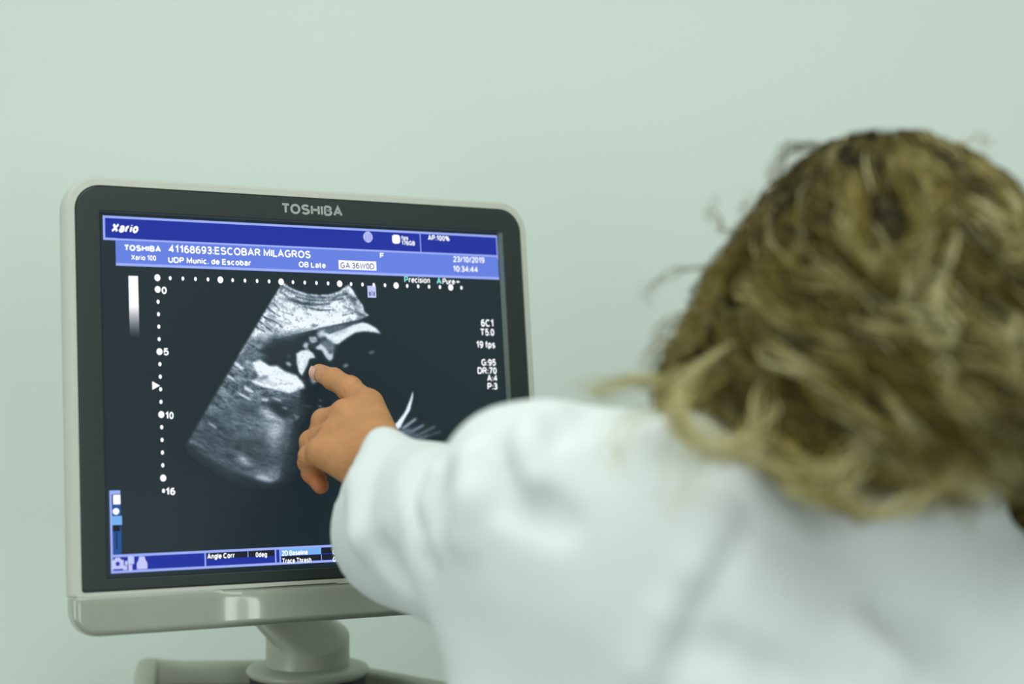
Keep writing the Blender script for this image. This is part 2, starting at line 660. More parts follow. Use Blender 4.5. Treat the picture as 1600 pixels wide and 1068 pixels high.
def glyphs():
    """stroke skeletons on a cap height of 1: name -> (advance, strokes)"""
    G = {}
    G['T'] = (.66, [[(.0, 1), (.66, 1)], [(.33, 1), (.33, 0)]])
    G['O'] = (.76, [arc(.38, .5, .38, .5, 90, 450, 28)])
    S_ = arc(.3, .76, .29, .24, 25, 260, 12) + arc(.3, .26, .31, .26, 80, -155, 14)
    G['S'] = (.61, [S_])
    G['H'] = (.66, [[(0, 0), (0, 1)], [(.66, 0), (.66, 1)], [(0, .52), (.66, .52)]])
    G['I'] = (.0, [[(0, 0), (0, 1)]])
    bow = lambda y0, y1, w_: [(0, y1), (w_ * .55, y1)] + arc(w_ * .55, (y0 + y1) / 2, w_ * .45, (y1 - y0) / 2, 90, -90, 10) + [(0, y0)]
    G['B'] = (.6, [[(0, 0), (0, 1)], bow(.53, 1, .56), bow(0, .53, .60)])
    G['A'] = (.72, [[(0, 0), (.36, 1), (.72, 0)], [(.14, .32), (.58, .32)]])
    G['X'] = (.66, [[(0, 0), (.66, 1)], [(0, 1), (.66, 0)]])
    G['E'] = (.54, [[(.54, 1), (0, 1), (0, 0), (.56, 0)], [(0, .53), (.5, .53)]])
    G['F'] = (.52, [[(.54, 1), (0, 1), (0, 0)], [(0, .53), (.46, .53)]])
    G['L'] = (.5, [[(0, 1), (0, 0), (.5, 0)]])
    G['C'] = (.68, [arc(.37, .5, .37, .5, 50, 310, 22)])
    G['G'] = (.72, [arc(.38, .5, .38, .5, 50, 325, 22) + [(.70, .46), (.42, .46)]])
    G['R'] = (.64, [[(0, 0), (0, 1)], bow(.50, 1, .60), [(.32, .50), (.64, 0)]])
    G['P'] = (.58, [[(0, 0), (0, 1)], bow(.46, 1, .58)])
    G['D'] = (.66, [[(0, 0), (0, 1)], bow(0, 1, .68)])
    G['M'] = (.76, [[(0, 0), (0, 1), (.38, .15), (.76, 1), (.76, 0)]])
    G['U'] = (.64, [[(0, 1), (0, .34)] + arc(.32, .34, .32, .34, 180, 360, 12) + [(.64, 1)]])
    G['W'] = (.96, [[(0, 1), (.22, 0), (.48, .95), (.74, 0), (.96, 1)]])
    G['0'] = (.5, [arc(.25, .5, .25, .5, 90, 450, 24)])
    G['1'] = (.34, [[(.02, .76), (.28, 1), (.28, 0)]])
    G['2'] = (.5, [arc(.25, .73, .24, .27, 165, -35, 12) + [(.0, .0), (.52, .0)]])
    G['3'] = (.5, [arc(.24, .76, .22, .24, 155, -90, 12) + arc(.24, .27, .26, .27, 90, -155, 12)])
    G['4'] = (.54, [[(.4, 0), (.4, 1), (.0, .30), (.56, .30)]])
    G['5'] = (.5, [[(.48, 1), (.09, 1), (.04, .52)] + arc(.24, .32, .26, .32, 125, -150, 14)])
    G['6'] = (.5, [arc(.25, .31, .25, .31, 90, 450, 18), arc(.30, .50, .30, .50, 62, 185, 10)])
    G['7'] = (.5, [[(0, 1), (.5, 1), (.18, 0)]])
    G['8'] = (.5, [arc(.25, .76, .22, .24, 90, 450, 18), arc(.25, .27, .26, .27, 90, 450, 18)])
    G['9'] = (.5, [arc(.25, .69, .25, .31, 90, 450, 18), arc(.20, .50, .30, .50, 5, -118, 10)])
    G[':'] = (.0, [[(0, -.02), (0, .10)], [(0, .52), (0, .64)]])
    G['.'] = (.0, [[(0, -.02), (0, .10)]])
    G['/'] = (.3, [[(0, 0), (.3, 1)]])
    G['%'] = (.9, [arc(.2, .75, .18, .23, 90, 450, 14), arc(.72, .25, .18, .23, 90, 450, 14), [(.22, 0), (.68, 1)]])
    G['+'] = (.5, [[(0, .45), (.5, .45)], [(.25, .2), (.25, .7)]])
    x = .72
    G['a'] = (.46, [arc(.23, .50, .21, .22, 165, 20, 8) + [(.45, .45), (.46, 0)], arc(.22, .20, .22, .20, 75, 330, 12)])
    G['r'] = (.28, [[(0, 0), (0, x)], [(0, .45)] + arc(.22, .45, .20, .26, 150, 75, 6)])
    G['i'] = (.0, [[(0, 0), (0, x)], [(0, .92), (0, 1.02)]])
    G['l'] = (.0, [[(0, 0), (0, 1)]])
    G['o'] = (.5, [arc(.25, x / 2, .25, x / 2, 90, 450, 20)])
    G['n'] = (.43, [[(0, 0), (0, x)], [(0, .42)] + arc(.215, .46, .215, .26, 160, 0, 8) + [(.43, 0)]])
    G['h'] = (.43, [[(0, 0), (0, 1)], [(0, .42)] + arc(.215, .46, .215, .26, 160, 0, 8) + [(.43, 0)]])
    G['u'] = (.43, [[(.43, 0), (.43, x)], [(0, x), (0, .26)] + arc(.215, .26, .215, .26, 180, 340, 8)])
    G['c'] = (.44, [arc(.25, x / 2, .25, x / 2, 50, 310, 16)])
    G['e'] = (.48, [[(.0, .38), (.48, .38)] + arc(.24, x / 2, .25, x / 2, 0, 315, 18)])
    G['d'] = (.46, [[(.46, 0), (.46, 1)], arc(.23, x / 2, .23, x / 2, 90, 450, 18)])
    G['b'] = (.46, [[(0, 0), (0, 1)], arc(.23, x / 2, .23, x / 2, 90, 450, 18)])
    G['g'] = (.46, [[(.46, x), (.46, .0)] + arc(.23, -.02, .23, .22, 0, -160, 8), arc(.23, x / 2, .23, x / 2, 90, 450, 18)])
    G['p'] = (.46, [[(0, -.26), (0, x)], arc(.23, x / 2, .23, x / 2, 90, 450, 18)])
    G['s'] = (.42, [arc(.21, .54, .19, .17, 25, 260, 8) + arc(.21, .19, .21, .19, 80, -155, 9)])
    G['t'] = (.24, [[(.08, 1.0), (.08, .12)] + arc(.2, .12, .12, .12, 180, 280, 5), [(-.08, x), (.24, x)]])
    G['f'] = (.24, [[(.1, 0), (.1, .82)] + arc(.24, .82, .14, .17, 180, 85, 5), [(-.05, x), (.26, x)]])
    return G


GL = glyphs()


def ribbon(pts, hw):
    """mitred strip of half width hw along a polyline"""
    p = np.array(pts, float)
    keep = [0] + [i for i in range(1, len(p)) if np.linalg.norm(p[i] - p[i - 1]) > 1e-6]
    p = p[keep]
    closed = np.linalg.norm(p[0] - p[-1]) < 1e-4 and len(p) > 4
    d = np.diff(p, axis=0)
    d /= np.linalg.norm(d, axis=1, keepdims=True)
    nrm = np.c_[-d[:, 1], d[:, 0]]
    V, F = [], []
    for i in range(len(p)):
        if i == 0:
            a = nrm[-1] if closed else nrm[0]
            b = nrm[0]
        elif i == len(p) - 1:
            a = nrm[-1]
            b = nrm[0] if closed else nrm[-1]
        else:
            a, b = nrm[i - 1], nrm[i]
        m_ = a + b
        m_ /= max(np.linalg.norm(m_), 1e-6)
        k = min(1 / max(m_ @ a, .35), 2.2)
        V += [p[i] + m_ * hw * k, p[i] - m_ * hw * k]
        if i:
            q = 2 * i
            F.append((q - 2, q - 1, q + 1, q))
    return V, F


def text_obj(name, s, x0, y0, x1, cap, m, parent, slope=None, y=None, bold=.02, italic=0.0, wgt=None):
    """lettering: baseline start (x0,y0), end x1 and cap height in photo pixels"""
    y = y3 if y is None else y
    wt = wgt if wgt else .145 + bold * 2.2      # stroke width over cap height
    gap = .10 + wt
    V, F = [], []
    x, prev = 0.0, ''
    for ch in s:
        if ch == ' ':
            x += .34
            continue
        if V and ((prev == 'T' and ch == 'O') or (prev == 'L' and ch == 'A')):
            x -= .09
        prev = ch
        adv, strokes = GL[ch]
        for st in strokes:
            v, f = ribbon([(x + a, wt / 2 + b * (1 - wt)) for a, b in st], wt / 2)
            o_ = len(V)
            V += [(p[0] + italic * p[1], p[1]) for p in v]
            F += [tuple(o_ + i for i in q) for q in f]
        x += adv + gap
    V = np.array(V)
    tt = (y0 - 336) / 560.0
    sl = 0.052 * (1 - tt) + -0.051 * tt
    a = inv(x0, y0)
    b = inv(x1, y0 + sl * (x1 - x0))
    capm = inv(x0, y0 - cap)[1] - a[1]
    sx = (b[0] - a[0]) / (V[:, 0].max() - V[:, 0].min())
    W_ = np.c_[a[0] + (V[:, 0] - V[:, 0].min()) * sx, np.full(len(V), y), a[1] + V[:, 1] * capm]
    me = mesh_np(name, W_, F)
    return link(name, me, m, parent, False)


T = text_obj
T('title_text', 'Xario', 174.5, 362.5, 216.5, 14.5, E_white, scr, italic=.3, bold=.055)
T('maker_text', 'TOSHIBA', 195, 391.3, 251.5, 9.5, E_white, scr, bold=.045)
T('model_text', 'Xario 100', 205.5, 405.8, 244, 8.5, E_white, scr, bold=.02)
T('patient_text', '41168693:ESCOBAR MILAGROS', 263, 394.3, 485.5, 12.2, E_white, scr, bold=.018)
T('clinic_text', 'UDP Munic. de Escobar', 263, 410.3, 392, 9.5, E_white, scr, bold=.03)
T('exam_text', 'OB Late', 467, 417.2, 509, 9, E_white, scr, bold=.025)
a0 = inv(529, 406.2)
a1 = inv(588.3, 422.5)
link('age_box', uv_quads([(a0[0], a1[1], a1[0], a0[1])], y3), E_white, scr, False)
T('age_text', 'GA:36W0D', 532, 418.6, 585, 9.2, E_ink, scr, bold=.01, y=y4)
T('flag_text', 'F', 594, 403.2, 600, 8.5, E_white, scr)
T('status_text', 'fps', 627.5, 374.3, 638, 6.6, E_white, scr, bold=.02)
T('status_text', '176GB', 628, 382.5, 648.5, 7, E_white, scr, bold=.02)
T('power_text', 'AP:100%', 669, 375, 702.5, 8.2, E_white, scr, bold=.02)
T('date_text', '23/10/2019', 708, 409, 757, 9.3, E_white, scr, bold=.012)
T('time_text', '10:34:44', 708.5, 424, 746.5, 9.3, E_white, scr, bold=.015)
T('filter_text', 'P', 632, 441, 638.5, 9.6, E_teal, scr, bold=.01)
T('filter_text', 'recision', 639, 441.3, 672, 9.6, E_white, scr, bold=.01, italic=.1)
T('filter_text', 'A', 682.5, 443.3, 690, 9.8, E_teal, scr, bold=.02)
T('filter_text', 'Pure', 691.5, 443.6, 711, 9, E_white, scr, bold=.015, italic=.1)
T('filter_text', '+', 712.8, 443.8, 718.6, 8.5, E_white, scr, bold=.0)
for s, x0, yb, x1, cp in (('6C1', 752, 510, 771, 11.5), ('T5.0', 751.5, 524, 772.5, 11), ('19 fps', 745, 543.3, 774, 11), ('G:95', 752.5, 571, 775, 10.5),
                          ('DR:70', 746.5, 583.8, 776.3, 10.5), ('A:4', 761.5, 595.3, 776.8, 10), ('P:3', 762, 608.3, 777.5, 10.5)):
    T('setting_text', s, x0, yb, x1, cp, E_white, scr, bold=.02)
for s, x0, yb, x1 in (('0', 252.6, 459, 260.8), ('5', 256, 555, 263.8), ('10', 259, 654.5, 271.5), ('16', 259.5, 773.3, 274, )):
    T('depth_text', s, x0, yb, x1, 11.5, E_white, scr, bold=.03)
T('toolbar_text', 'Angle Corr', 324, 873.2, 366.5, 8.5, E_white, scr, bold=.025, y=y4)
T('toolbar_text', '0deg', 399.5, 870.3, 417.3, 8, E_white, scr, bold=.025, y=y4)
T('toolbar_text', '2D Baseline', 440, 868.2, 481, 8.3, E_white, scr, bold=.025, y=y4)
T('toolbar_text', 'Trace Thresh', 441.5, 880.3, 486.5, 8.3, E_white, scr, bold=.02, y=y4)
T('toolbar_text', '0', 519.5, 865.8, 524.3, 8, E_white, scr, bold=.02, y=y4)
T('toolbar_text', '0', 520, 877.6, 524.8, 8, E_white, scr, bold=.02, y=y4)
lg = T('logo', 'TOSHIBA', 438.2, 335.2, 532, 16.2, M_logo, mon, y=-.0052, bold=.1, wgt=.215)
lg['label'] = 'pale grey maker lettering on the top of the bezel'

# scales of dots
a, b = np.array(inv(246, 433.6)), np.array(inv(721, 449.3))
cs = []
for i in range(27):
    p = a + (b - a) * i / 26
    big = (i % 5 == 0)
    cs.append((p[0], p[1], .0026 if big else .0012, .0030 if big else .0018))
link('width_scale', disc_mesh(cs, y3), E_white, scr, False)
a, b = np.array(inv(246.5, 451.8)), np.array(inv(255.6, 766.4))
cs = []
for i in range(17):
    p = a + (b - a) * i / 16
    big = (i % 5 == 0)
    if i == 0 or not big:
        big = i == 0
    cs.append((p[0], p[1], .0026 if i % 5 == 0 else .0013, .0029 if i % 5 == 0 else .0018))
link('depth_scale', disc_mesh(cs, y3), E_white, scr, False)
cx, cz = inv(243.5, 602)
link('focus_marker', poly_mesh([[(cx - .003, cz - .0036), (cx + .0036, cz), (cx - .003, cz + .0036)], ], y3), E_white, scr, False)
cx, cz = inv(581, 455.5)
link('orientation_mark', uv_quads([(cx - .0042, cz - .0054, cx + .0042, cz + .0054)], y3), E_lav, scr, False)
link('orientation_glyph', uv_quads([(cx - .0028, cz - .0038, cx - .0012, cz - .0002), (cx + .0014, cz - .0038, cx + .0028, cz - .0002), (cx - .0003, cz - .0038, cx + .0004, cz + .0008)], y4), E_ink, scr, False)

E_pic = mat('lcd_picture', (0, 0, 0), rough=0.28, spec=0.35, attr='tint', emit='attr', es=1.0)
# grey scale bar, bright at the top
NB = 40
Vb, Fb, Cb = [], [], []
g0, g1 = inv(208.2, 430.8), inv(211.3, 527)
for i in range(NB + 1):
    t = i / NB
    vv = g0[1] + (g1[1] - g0[1]) * t
    uu = g0[0] + (g1[0] - g0[0]) * t * .0
    Vb += [(uu - .0041, y3, vv), (uu + .0041, y3, vv)]
    br = 1.0 if t < .5 else max(0, 1 - ((t - .5) / .5)) ** 1.1
    c = srgb(26 + 226 * br, 38 + 214 * br, 50 + 205 * br)
    Cb += [c, c]
    if i < NB:
        Fb.append((2 * i, 2 * i + 1, 2 * i + 3, 2 * i + 2))
me = mesh_np('grey_bar', Vb, Fb)
set_col(me, Cb)
link('grey_bar', me, E_pic, scr, False)


# ---- the scan: brightness worked out on a fine grid of points of the panel
def vnoise(u, v, seed):
    r = np.random.default_rng(seed)
    T_ = r.random((256, 256))
    iu, iv = np.floor(u).astype(int), np.floor(v).astype(int)
    fu, fv = u - iu, v - iv
    fu = fu * fu * (3 - 2 * fu)
    fv = fv * fv * (3 - 2 * fv)
    g = lambda a, b: T_[a % 256, b % 256]
    return (g(iu, iv) * (1 - fu) + g(iu + 1, iv) * fu) * (1 - fv) + (g(iu, iv + 1) * (1 - fu) + g(iu + 1, iv + 1) * fu) * fv


def blur(a, s):
    if s <= 0:
        return a
    k = int(3 * s) + 1
    g = np.exp(-np.arange(-k, k + 1) ** 2 / (2 * s * s))
    g /= g.sum()
    a = np.apply_along_axis(lambda m: np.convolve(m, g, 'same'), 0, a)
    return np.apply_along_axis(lambda m: np.convolve(m, g, 'same'), 1, a)


STEP = .9
gx = np.arange(286, 690, STEP)
gy = np.arange(436, 764, STEP)
GX, GY = np.meshgrid(gx, gy)


def pip(pts):
    ins = np.zeros(GX.shape, bool)
    n = len(pts)
    for i in range(n):
        x0, y0_ = pts[i]
        x1, y1_ = pts[(i + 1) % n]
        if y0_ == y1_:
            continue
        c = ((y0_ > GY) != (y1_ > GY)) & (GX < (x1 - x0) * (GY - y0_) / (y1_ - y0_) + x0)
        ins ^= c
    return ins.astype(float)


def z1(p):
    return [(360 + x / 6.154, 430 + y / 6.154) for x, y in p]


def z2(p):
    return [(280 + x / 5.087, 560 + y / 5.087) for x, y in p]


AX, AY = 492.0, 352.0
RR = np.hypot(GX - AX, GY - AY)
TH = np.arctan2(GX - AX, GY - AY)
img = np.zeros(GX.shape)


def lay(pts, val, bl=1.2, tex=0.0, ts=1, seed=1, warp=0):
    global img
    m = blur(pip(pts), bl / STEP)
    t = 1.0
    if tex > 0:
        nz = .40 * vnoise(TH * 12 * ts + 40, RR * .16 * ts, seed) + .35 * vnoise(TH * 42 * ts + 9, RR * .34 * ts, seed + 1) + .25 * vnoise(TH * 110 * ts + 5, RR * .5 * ts, seed + 2)
        t = np.clip(1 + tex * (nz - .5) * 2.4, 0, 1.6)
    img = img * (1 - m) + m * val * t


# broad dim tissue in the lower left
fan_low = z1([(200, 560), (60, 760), (-20, 860)]) + [(293, 692), (330, 716), (372, 738), (425, 752), (436, 746), (452, 690), (462, 640), (470, 612), (400, 560)]
lay(fan_low, .34, 2.2, .9, 1.0, 11)
lay([(297, 690), (335, 640), (370, 665), (420, 690), (425, 752), (370, 738), (330, 716)], .17, 12, .9, 1, 13)
lay(z2([(360, 380), (560, 340), (660, 400), (640, 470), (450, 440)]), .2, 7, .6, 1, 15)
lay(z2([(470, 620), (700, 620), (720, 800), (500, 780)]), .16, 8, .8, 1, 16)
lay(z2([(420, 470), (640, 500), (720, 590), (560, 620), (420, 560)]), .40, 8, .7, 1, 17)
lay(z2([(820, 480), (900, 480), (900, 900), (800, 960), (780, 700)]), .14, 8, .7, 1.5, 18)
lay(z2([(700, 500), (830, 480), (820, 600), (780, 760), (700, 640)]), .55, 7, .4, 1, 19)
lay(z2([(640, 400), (700, 390), (850, 490), (800, 540), (700, 480)]), .62, 4, .5, 1, 20)
lay(z2([(740, 530), (820, 510), (810, 600), (720, 620)]), .75, 5, .3, 1, 20)
lay(z2([(800, 310), (970, 300), (980, 480), (860, 490), (800, 440)]), .14, 6, .8, 1.5, 21)
lay(z2([(700, 330), (800, 340), (850, 400), (900, 420), (840, 480), (740, 420)]), .05, 3)
lay(z2([(430, 750), (500, 760), (580, 830), (570, 860), (500, 840), (450, 800)]), .5, 4, .7, 1.6, 22)
lay(z2([(560, 870), (800, 900), (790, 960), (600, 930)]), .35, 5, .8, 1.6, 23)
lay(z2([(600, 925), (680, 930), (760, 972), (690, 972), (610, 945)]), .8, 2.5)
lay(z2([(470, 770), (520, 790), (560, 835), (500, 815)]), .75, 3, .4)
# dark fluid, then bright near field
near = z1([(470, 110), (505, 62), (560, 105), (640, 145), (740, 175), (850, 188), (960, 180), (1050, 150), (1140, 85), (1190, 160), (1220, 215), (1275, 290),
           (1290, 350), (1335, 380), (1250, 425), (1100, 455), (900, 500), (700, 545), (520, 590), (400, 620), (230, 690), (150, 720), (90, 760), (60, 770)])
lay(near, .86, 1.0, .62, 1.0, 31)
lay(z1([(180, 610), (300, 570), (480, 560), (700, 540), (820, 515), (640, 600), (560, 720), (330, 800), (200, 790), (120, 720)]), .38, 5, .8, 1, 33)
lay(z1([(330, 660), (520, 600), (720, 570), (800, 560), (820, 620), (700, 700), (640, 740), (640, 900), (560, 900), (330, 800), (280, 720)]), .03, 5)
# dark lines inside the near field
for pts, wd in (([(500, 105), (600, 160), (720, 198), (860, 215), (1000, 210), (1120, 170)], 9), ([(480, 150), (560, 215), (680, 262), (860, 280), (950, 270)], 8),
                ([(640, 205), (760, 235), (900, 245), (1080, 225)], 7), ([(560, 235), (700, 275), (820, 290)], 7), ([(700, 300), (860, 335), (960, 330)], 4),
                ([(420, 270), (470, 330)], 5), ([(350, 300), (430, 370), (480, 390)], 5), ([(330, 400), (460, 460), (500, 500)], 5), ([(300, 380), (380, 440)], 4), ([(270, 430), (400, 540)], 5),
                ([(440, 330), (600, 380)], 4), ([(840, 335), (1000, 330)], 4), ([(1180, 230), (1240, 380)], 16), ([(1130, 190), (1200, 230)], 13), ([(1090, 300), (1200, 345), (1280, 380)], 7),
                ([(1080, 385), (1200, 355)], 5), ([(250, 500), (330, 540)], 5)):
    p = z1(pts)
    d = np.full(GX.shape, 1e9)
    for (xa, ya), (xb, yb) in zip(p[:-1], p[1:]):
        t = np.clip(((GX - xa) * (xb - xa) + (GY - ya) * (yb - ya)) / ((xb - xa) ** 2 + (yb - ya) ** 2), 0, 1)
        d = np.minimum(d, np.hypot(GX - xa - t * (xb - xa), GY - ya - t * (yb - ya)))
    wpx = wd / 6.154
    m = np.exp(-(d / (wpx * 1.9)) ** 2) * (.5 + .6 * vnoise(GX * .15, GY * .15, 5))
    img *= (1 - np.clip(.68 * m, 0, 1))
# brightest core of the near field
core = blur(pip(z1([(520, 330), (900, 340), (1230, 290), (1260, 360), (1100, 420), (800, 470), (640, 480), (520, 430), (420, 420), (420, 250)])), 3)
img = np.clip(img + .20 * core, 0, 1.1)
# profile: crescent, mouth and blobs
lay(z1([(820, 520), (900, 500), (1150, 455), (1250, 440), (1150, 480), (1020, 540), (900, 560)]), .35, 2, .5)
lay(z1([(890, 550), (960, 560), (1060, 530), (1180, 475), (1270, 450), (1330, 465), (1400, 505), (1450, 560), (1380, 545), (1290, 535), (1200, 550), (1120, 600), (1040, 660), (990, 660), (930, 610)]), .98, 1.3)
lay(z1([(1000, 555), (1100, 520), (1150, 520), (1060, 560), (990, 590)]), .75, 2)
lay(z1([(830, 560), (880, 520), (920, 560), (900, 600), (850, 600)]), .75, 2, .3)
lay(z1([(850, 620), (950, 620), (1010, 670), (990, 760), (930, 740), (880, 680)]), .35, 3, .6)
lay(z1([(760, 590), (830, 590), (840, 630), (790, 660), (760, 630)]), .72, 1.5, .4)
lay(z1([(720, 640), (760, 650), (740, 690), (770, 730), (720, 700), (695, 680)]), .7, 1.5, .3)
lay(z1([(770, 650), (820, 650), (820, 700), (780, 700)]), .12, 2)
lay(z1([(820, 690), (870, 655), (910, 690), (960, 760), (990, 740), (990, 790), (960, 825), (920, 790), (880, 720), (830, 710)]), .85, 1.4)
lay(z1([(635, 750), (690, 720), (750, 715), (800, 750), (815, 790), (760, 800), (740, 860), (710, 920), (690, 965), (660, 930), (640, 840)]), .97, 1.3, .15)
lay(z1([(790, 930), (830, 930), (830, 1020), (790, 1040), (770, 990)]), .65, 2)
lay(z1([(530, 830), (560, 830), (590, 860), (570, 875), (540, 855)]), .7, 1.5)
lay(z1([(540, 770), (580, 760), (570, 800)]), .25, 2)
lay(z1([(1080, 875), (1110, 850), (1140, 860), (1110, 885)]), .55, 1.5)
lay(z1([(1330, 740), (1370, 725), (1390, 735), (1350, 755)]), .4, 1.5)
lay(z2([(580, 30), (640, 8), (720, 60), (780, 55), (840, 100), (930, 130), (985, 190), (1000, 230), (880, 275), (780, 250), (640, 215), (570, 180), (640, 150), (600, 80)]), 1.0, 1.8, .3)
lay(z2([(600, 170), (680, 130), (720, 150), (640, 180)]), .5, 2, .4)
for q, vq in (([(430, 15), (450, 20), (520, 80), (500, 90), (440, 45)], .95), ([(375, 120), (440, 160), (440, 178), (380, 140)], .95), ([(500, 0), (570, 35), (540, 35)], .95),
              ([(520, 215), (590, 255), (590, 275), (520, 245)], .9), ([(450, 255), (565, 315), (568, 332), (500, 300)], .92), ([(655, 310), (710, 320), (700, 342), (655, 330)], .8),
              ([(720, 300), (800, 320), (820, 345), (760, 325)], .75), ([(550, 100), (575, 110), (560, 120)], .6), ([(810, 380), (860, 390), (850, 405)], .6),
              ([(900, 430), (960, 460), (930, 490)], .35), ([(1100, 370), (1140, 375), (1120, 390)], .45), ([(1110, 320), (1140, 330), (1120, 340)], .25), ([(960, 375), (1050, 376), (1050, 384)], .2)):
    lay(z2(q), vq, 1.2)
for k in range(14):                     # short streaks along the left edge
    t = rng.random()
    x0, y0_ = 437 - 120 * t + 10 * rng.random(), 460 + 200 * t
    l = 8 + 12 * rng.random()
    lay([(x0, y0_), (x0 + l * .85, y0_ + l * .5), (x0 + l * .85, y0_ + l * .5 + 3), (x0, y0_ + 2)], .55 + .3 * rng.random(), 1.4)
# crescent on the right and the streaks under it
lay([(645.5, 610), (646, 618), (641, 640), (632, 655), (626, 668), (620, 671), (616, 664), (624, 655), (633, 643), (640, 626)], 1.0, 1.0)
for (xa, ya, xb, yb, q) in ((628, 668, 650, 652, .75), (634, 676, 662, 662, .6), (640, 684, 680, 664, .35), (648, 688, 668, 678, .5), (655, 682, 690, 672, .2), (622, 676, 640, 670, .7), (632, 690, 660, 682, .4)):
    lay([(xa, ya), (xb, yb), (xb + 1, yb + 3), (xa + 1, ya + 4)], q, 1.6)
lay([(620, 672), (640, 668), (660, 690), (640, 700)], .3, 5)
# fan outline keeps the left side crisp
ed = (GX - 437) * (690 - 448) - (GY - 448) * (293 - 437)
img *= 1 / (1 + np.exp(-ed / 242 / 1.0))
img *= (.93 + .14 * vnoise(GX * .5, GY * .5, 77))
br = np.clip(img, 0, 1)
mask = blur((br > .015).astype(float), 2) > .05
sr = lambda x: np.where(x <= .04045, x / 12.92, ((np.clip(x, 0, 2) + .055) / 1.055) ** 2.4)
g_ = br ** .92
bgc = (24 / 255, 38 / 255, 44 / 255)
col = np.stack([sr(bgc[0] + (238 / 255 - bgc[0]) * g_ * (.80 + .20 * g_)), sr(bgc[1] + (248 / 255 - bgc[1]) * g_ * (.88 + .12 * g_)), sr(bgc[2] + (1.0 - bgc[2]) * g_ * (.98 + .02 * g_))], -1)
ny_, nx_ = GX.shape
dd = np.stack([(GX - 800) / FPX, (GY - 534) / FPX, np.ones_like(GX)], -1)
s_ = (RC[:, 2] @ TC) / (dd @ RC[:, 2])
q_ = (dd * s_[..., None] - TC) @ RC
V = np.stack([q_[..., 0], np.full(GX.shape, y2), -q_[..., 1]], -1).reshape(-1, 3)
ii = np.arange(ny_ * nx_).reshape(ny_, nx_)
fm = mask[:-1, :-1] & mask[1:, :-1] & mask[:-1, 1:] & mask[1:, 1:]
F = np.stack([ii[:-1, :-1], ii[1:, :-1], ii[1:, 1:], ii[:-1, 1:]], -1)[fm]
used = np.unique(F)
remap = np.full(ny_ * nx_, -1)
remap[used] = np.arange(len(used))
me = mesh_np('scan_picture', V[used], remap[F])
set_col(me, col.reshape(-1, 3)[used])
o = link('scan_picture', me, E_pic, scr, False)
o['label'] = 'fan-shaped grey ultrasound picture of an unborn baby'

# ---- swivel arm, in room axes, then put under the monitor
def to_mon(o):
    o.parent = mon
    o.matrix_parent_inverse = MW.inverted()


def super_loop(c, rx, ry, n=48, p=2.0, tilt=None):
    out = []
    for i in range(n):
        a = 2 * math.pi * i / n
        x = rx * np.sign(math.cos(a)) * abs(math.cos(a)) ** (2 / p)
        y = ry * np.sign(math.sin(a)) * abs(math.sin(a)) ** (2 / p)
        v = np.array([x, y, 0.0])
        if tilt is not None:
            v = tilt @ v
        out.append(np.array(c) + v)
    return out


CB = P(481, 1045, 1.575)
zb = CB[2]


def rotxy(ax, ang):
    return np.array(Matrix.Rotation(ang, 3, Vector(ax)))


# column: short upright drum whose top shears into the arm going up to the back of the panel
armdir = P(405, 925, 1.585) - P(481, 1012, 1.575)
n = 64
loops = []
for zz_, rr0 in ((.002, .0408), (.006, .0402)):
    loops.append([np.array([CB[0] + rr0 * math.cos(2 * math.pi * i / n), CB[1] + rr0 * math.sin(2 * math.pi * i / n), zb + zz_]) for i in range(n)])
# the drum's top rim is cut on a slant and the flat-fronted arm rises from it
rim = []
for i in range(n):
    a = 2 * math.pi * i / n
    x, y = .0400 * math.cos(a), .0400 * math.sin(a)
    rim.append(np.array([CB[0] + x, CB[1] + y, zb + .017 + .55 * (y + .04) * .6 + .12 * (.04 - x) * .5]))
loops.append(rim)
th = .55
for t in (.04, .2, .4, .6, .8, 1.0):
    L = []
    e = 2 + 5 * min(1, t * 1.6)
    hx_, hy_ = .0385 - .0065 * t, .0385 - .010 * t
    for i in range(n):
        a = 2 * math.pi * i / n
        b = a - th
        x = hx_ * np.sign(math.cos(b)) * abs(math.cos(b)) ** (2 / e)
        y = hy_ * np.sign(math.sin(b)) * abs(math.sin(b)) ** (2 / e)
        X_, Y_ = x * math.cos(th) - y * math.sin(th), x * math.sin(th) + y * math.cos(th)
        c = np.array([CB[0], CB[1], zb + .018 + (.33 * (Y_ + .04) + .06 * (.04 - X_)) * (1 - t)]) + armdir * t * 1.3
        L.append(c + np.array([X_, Y_ + .006 * t, 0]))
    loops.append(L)
o = link('swivel_arm', loft('swivel_arm', loops), M_arm)
auto_smooth(o, 28)
to_mon(o)
o = link('swivel_disc', lathe('swivel_disc', [(.030, -.002), (.0560, -.002), (.0585, .000), (.0590, .003), (.0575, .0055), (.050, .0075), (.038, .0085)], (CB[0], CB[1], zb - .003)), M_arm)
auto_smooth(o, 50)
to_mon(o)
o = link('swivel_collar', lathe('swivel_collar', [(.02, -.020), (.0550, -.020), (.0560, -.006), (.0560, -.0052), (.02, -.0052)], (CB[0], CB[1], zb)), M_dark)
auto_smooth(o, 50)
to_mon(o)
# bracket from the arm into the back shell
pm = to_local(P(402, 905, 1.580))
o = link('tilt_bracket', box_mesh('tilt_bracket', (pm[0] - .036, .052, pm[2] - .02), (pm[0] + .036, pm[1] + .01, pm[2] + .05), .008), M_arm, mon)

# ------------------------------------------------------------------ cart under the monitor
zt = zb - .0205
cart = empty('ultrasound_cart', (CB[0], 1.60, 0), 'beige ultrasound machine cart top with dark inset trays under the swivel monitor', 'medical cart')


def under(o, par):
    o.parent = par
    o.matrix_parent_inverse = Matrix.Translation(par.location).inverted()
    return o


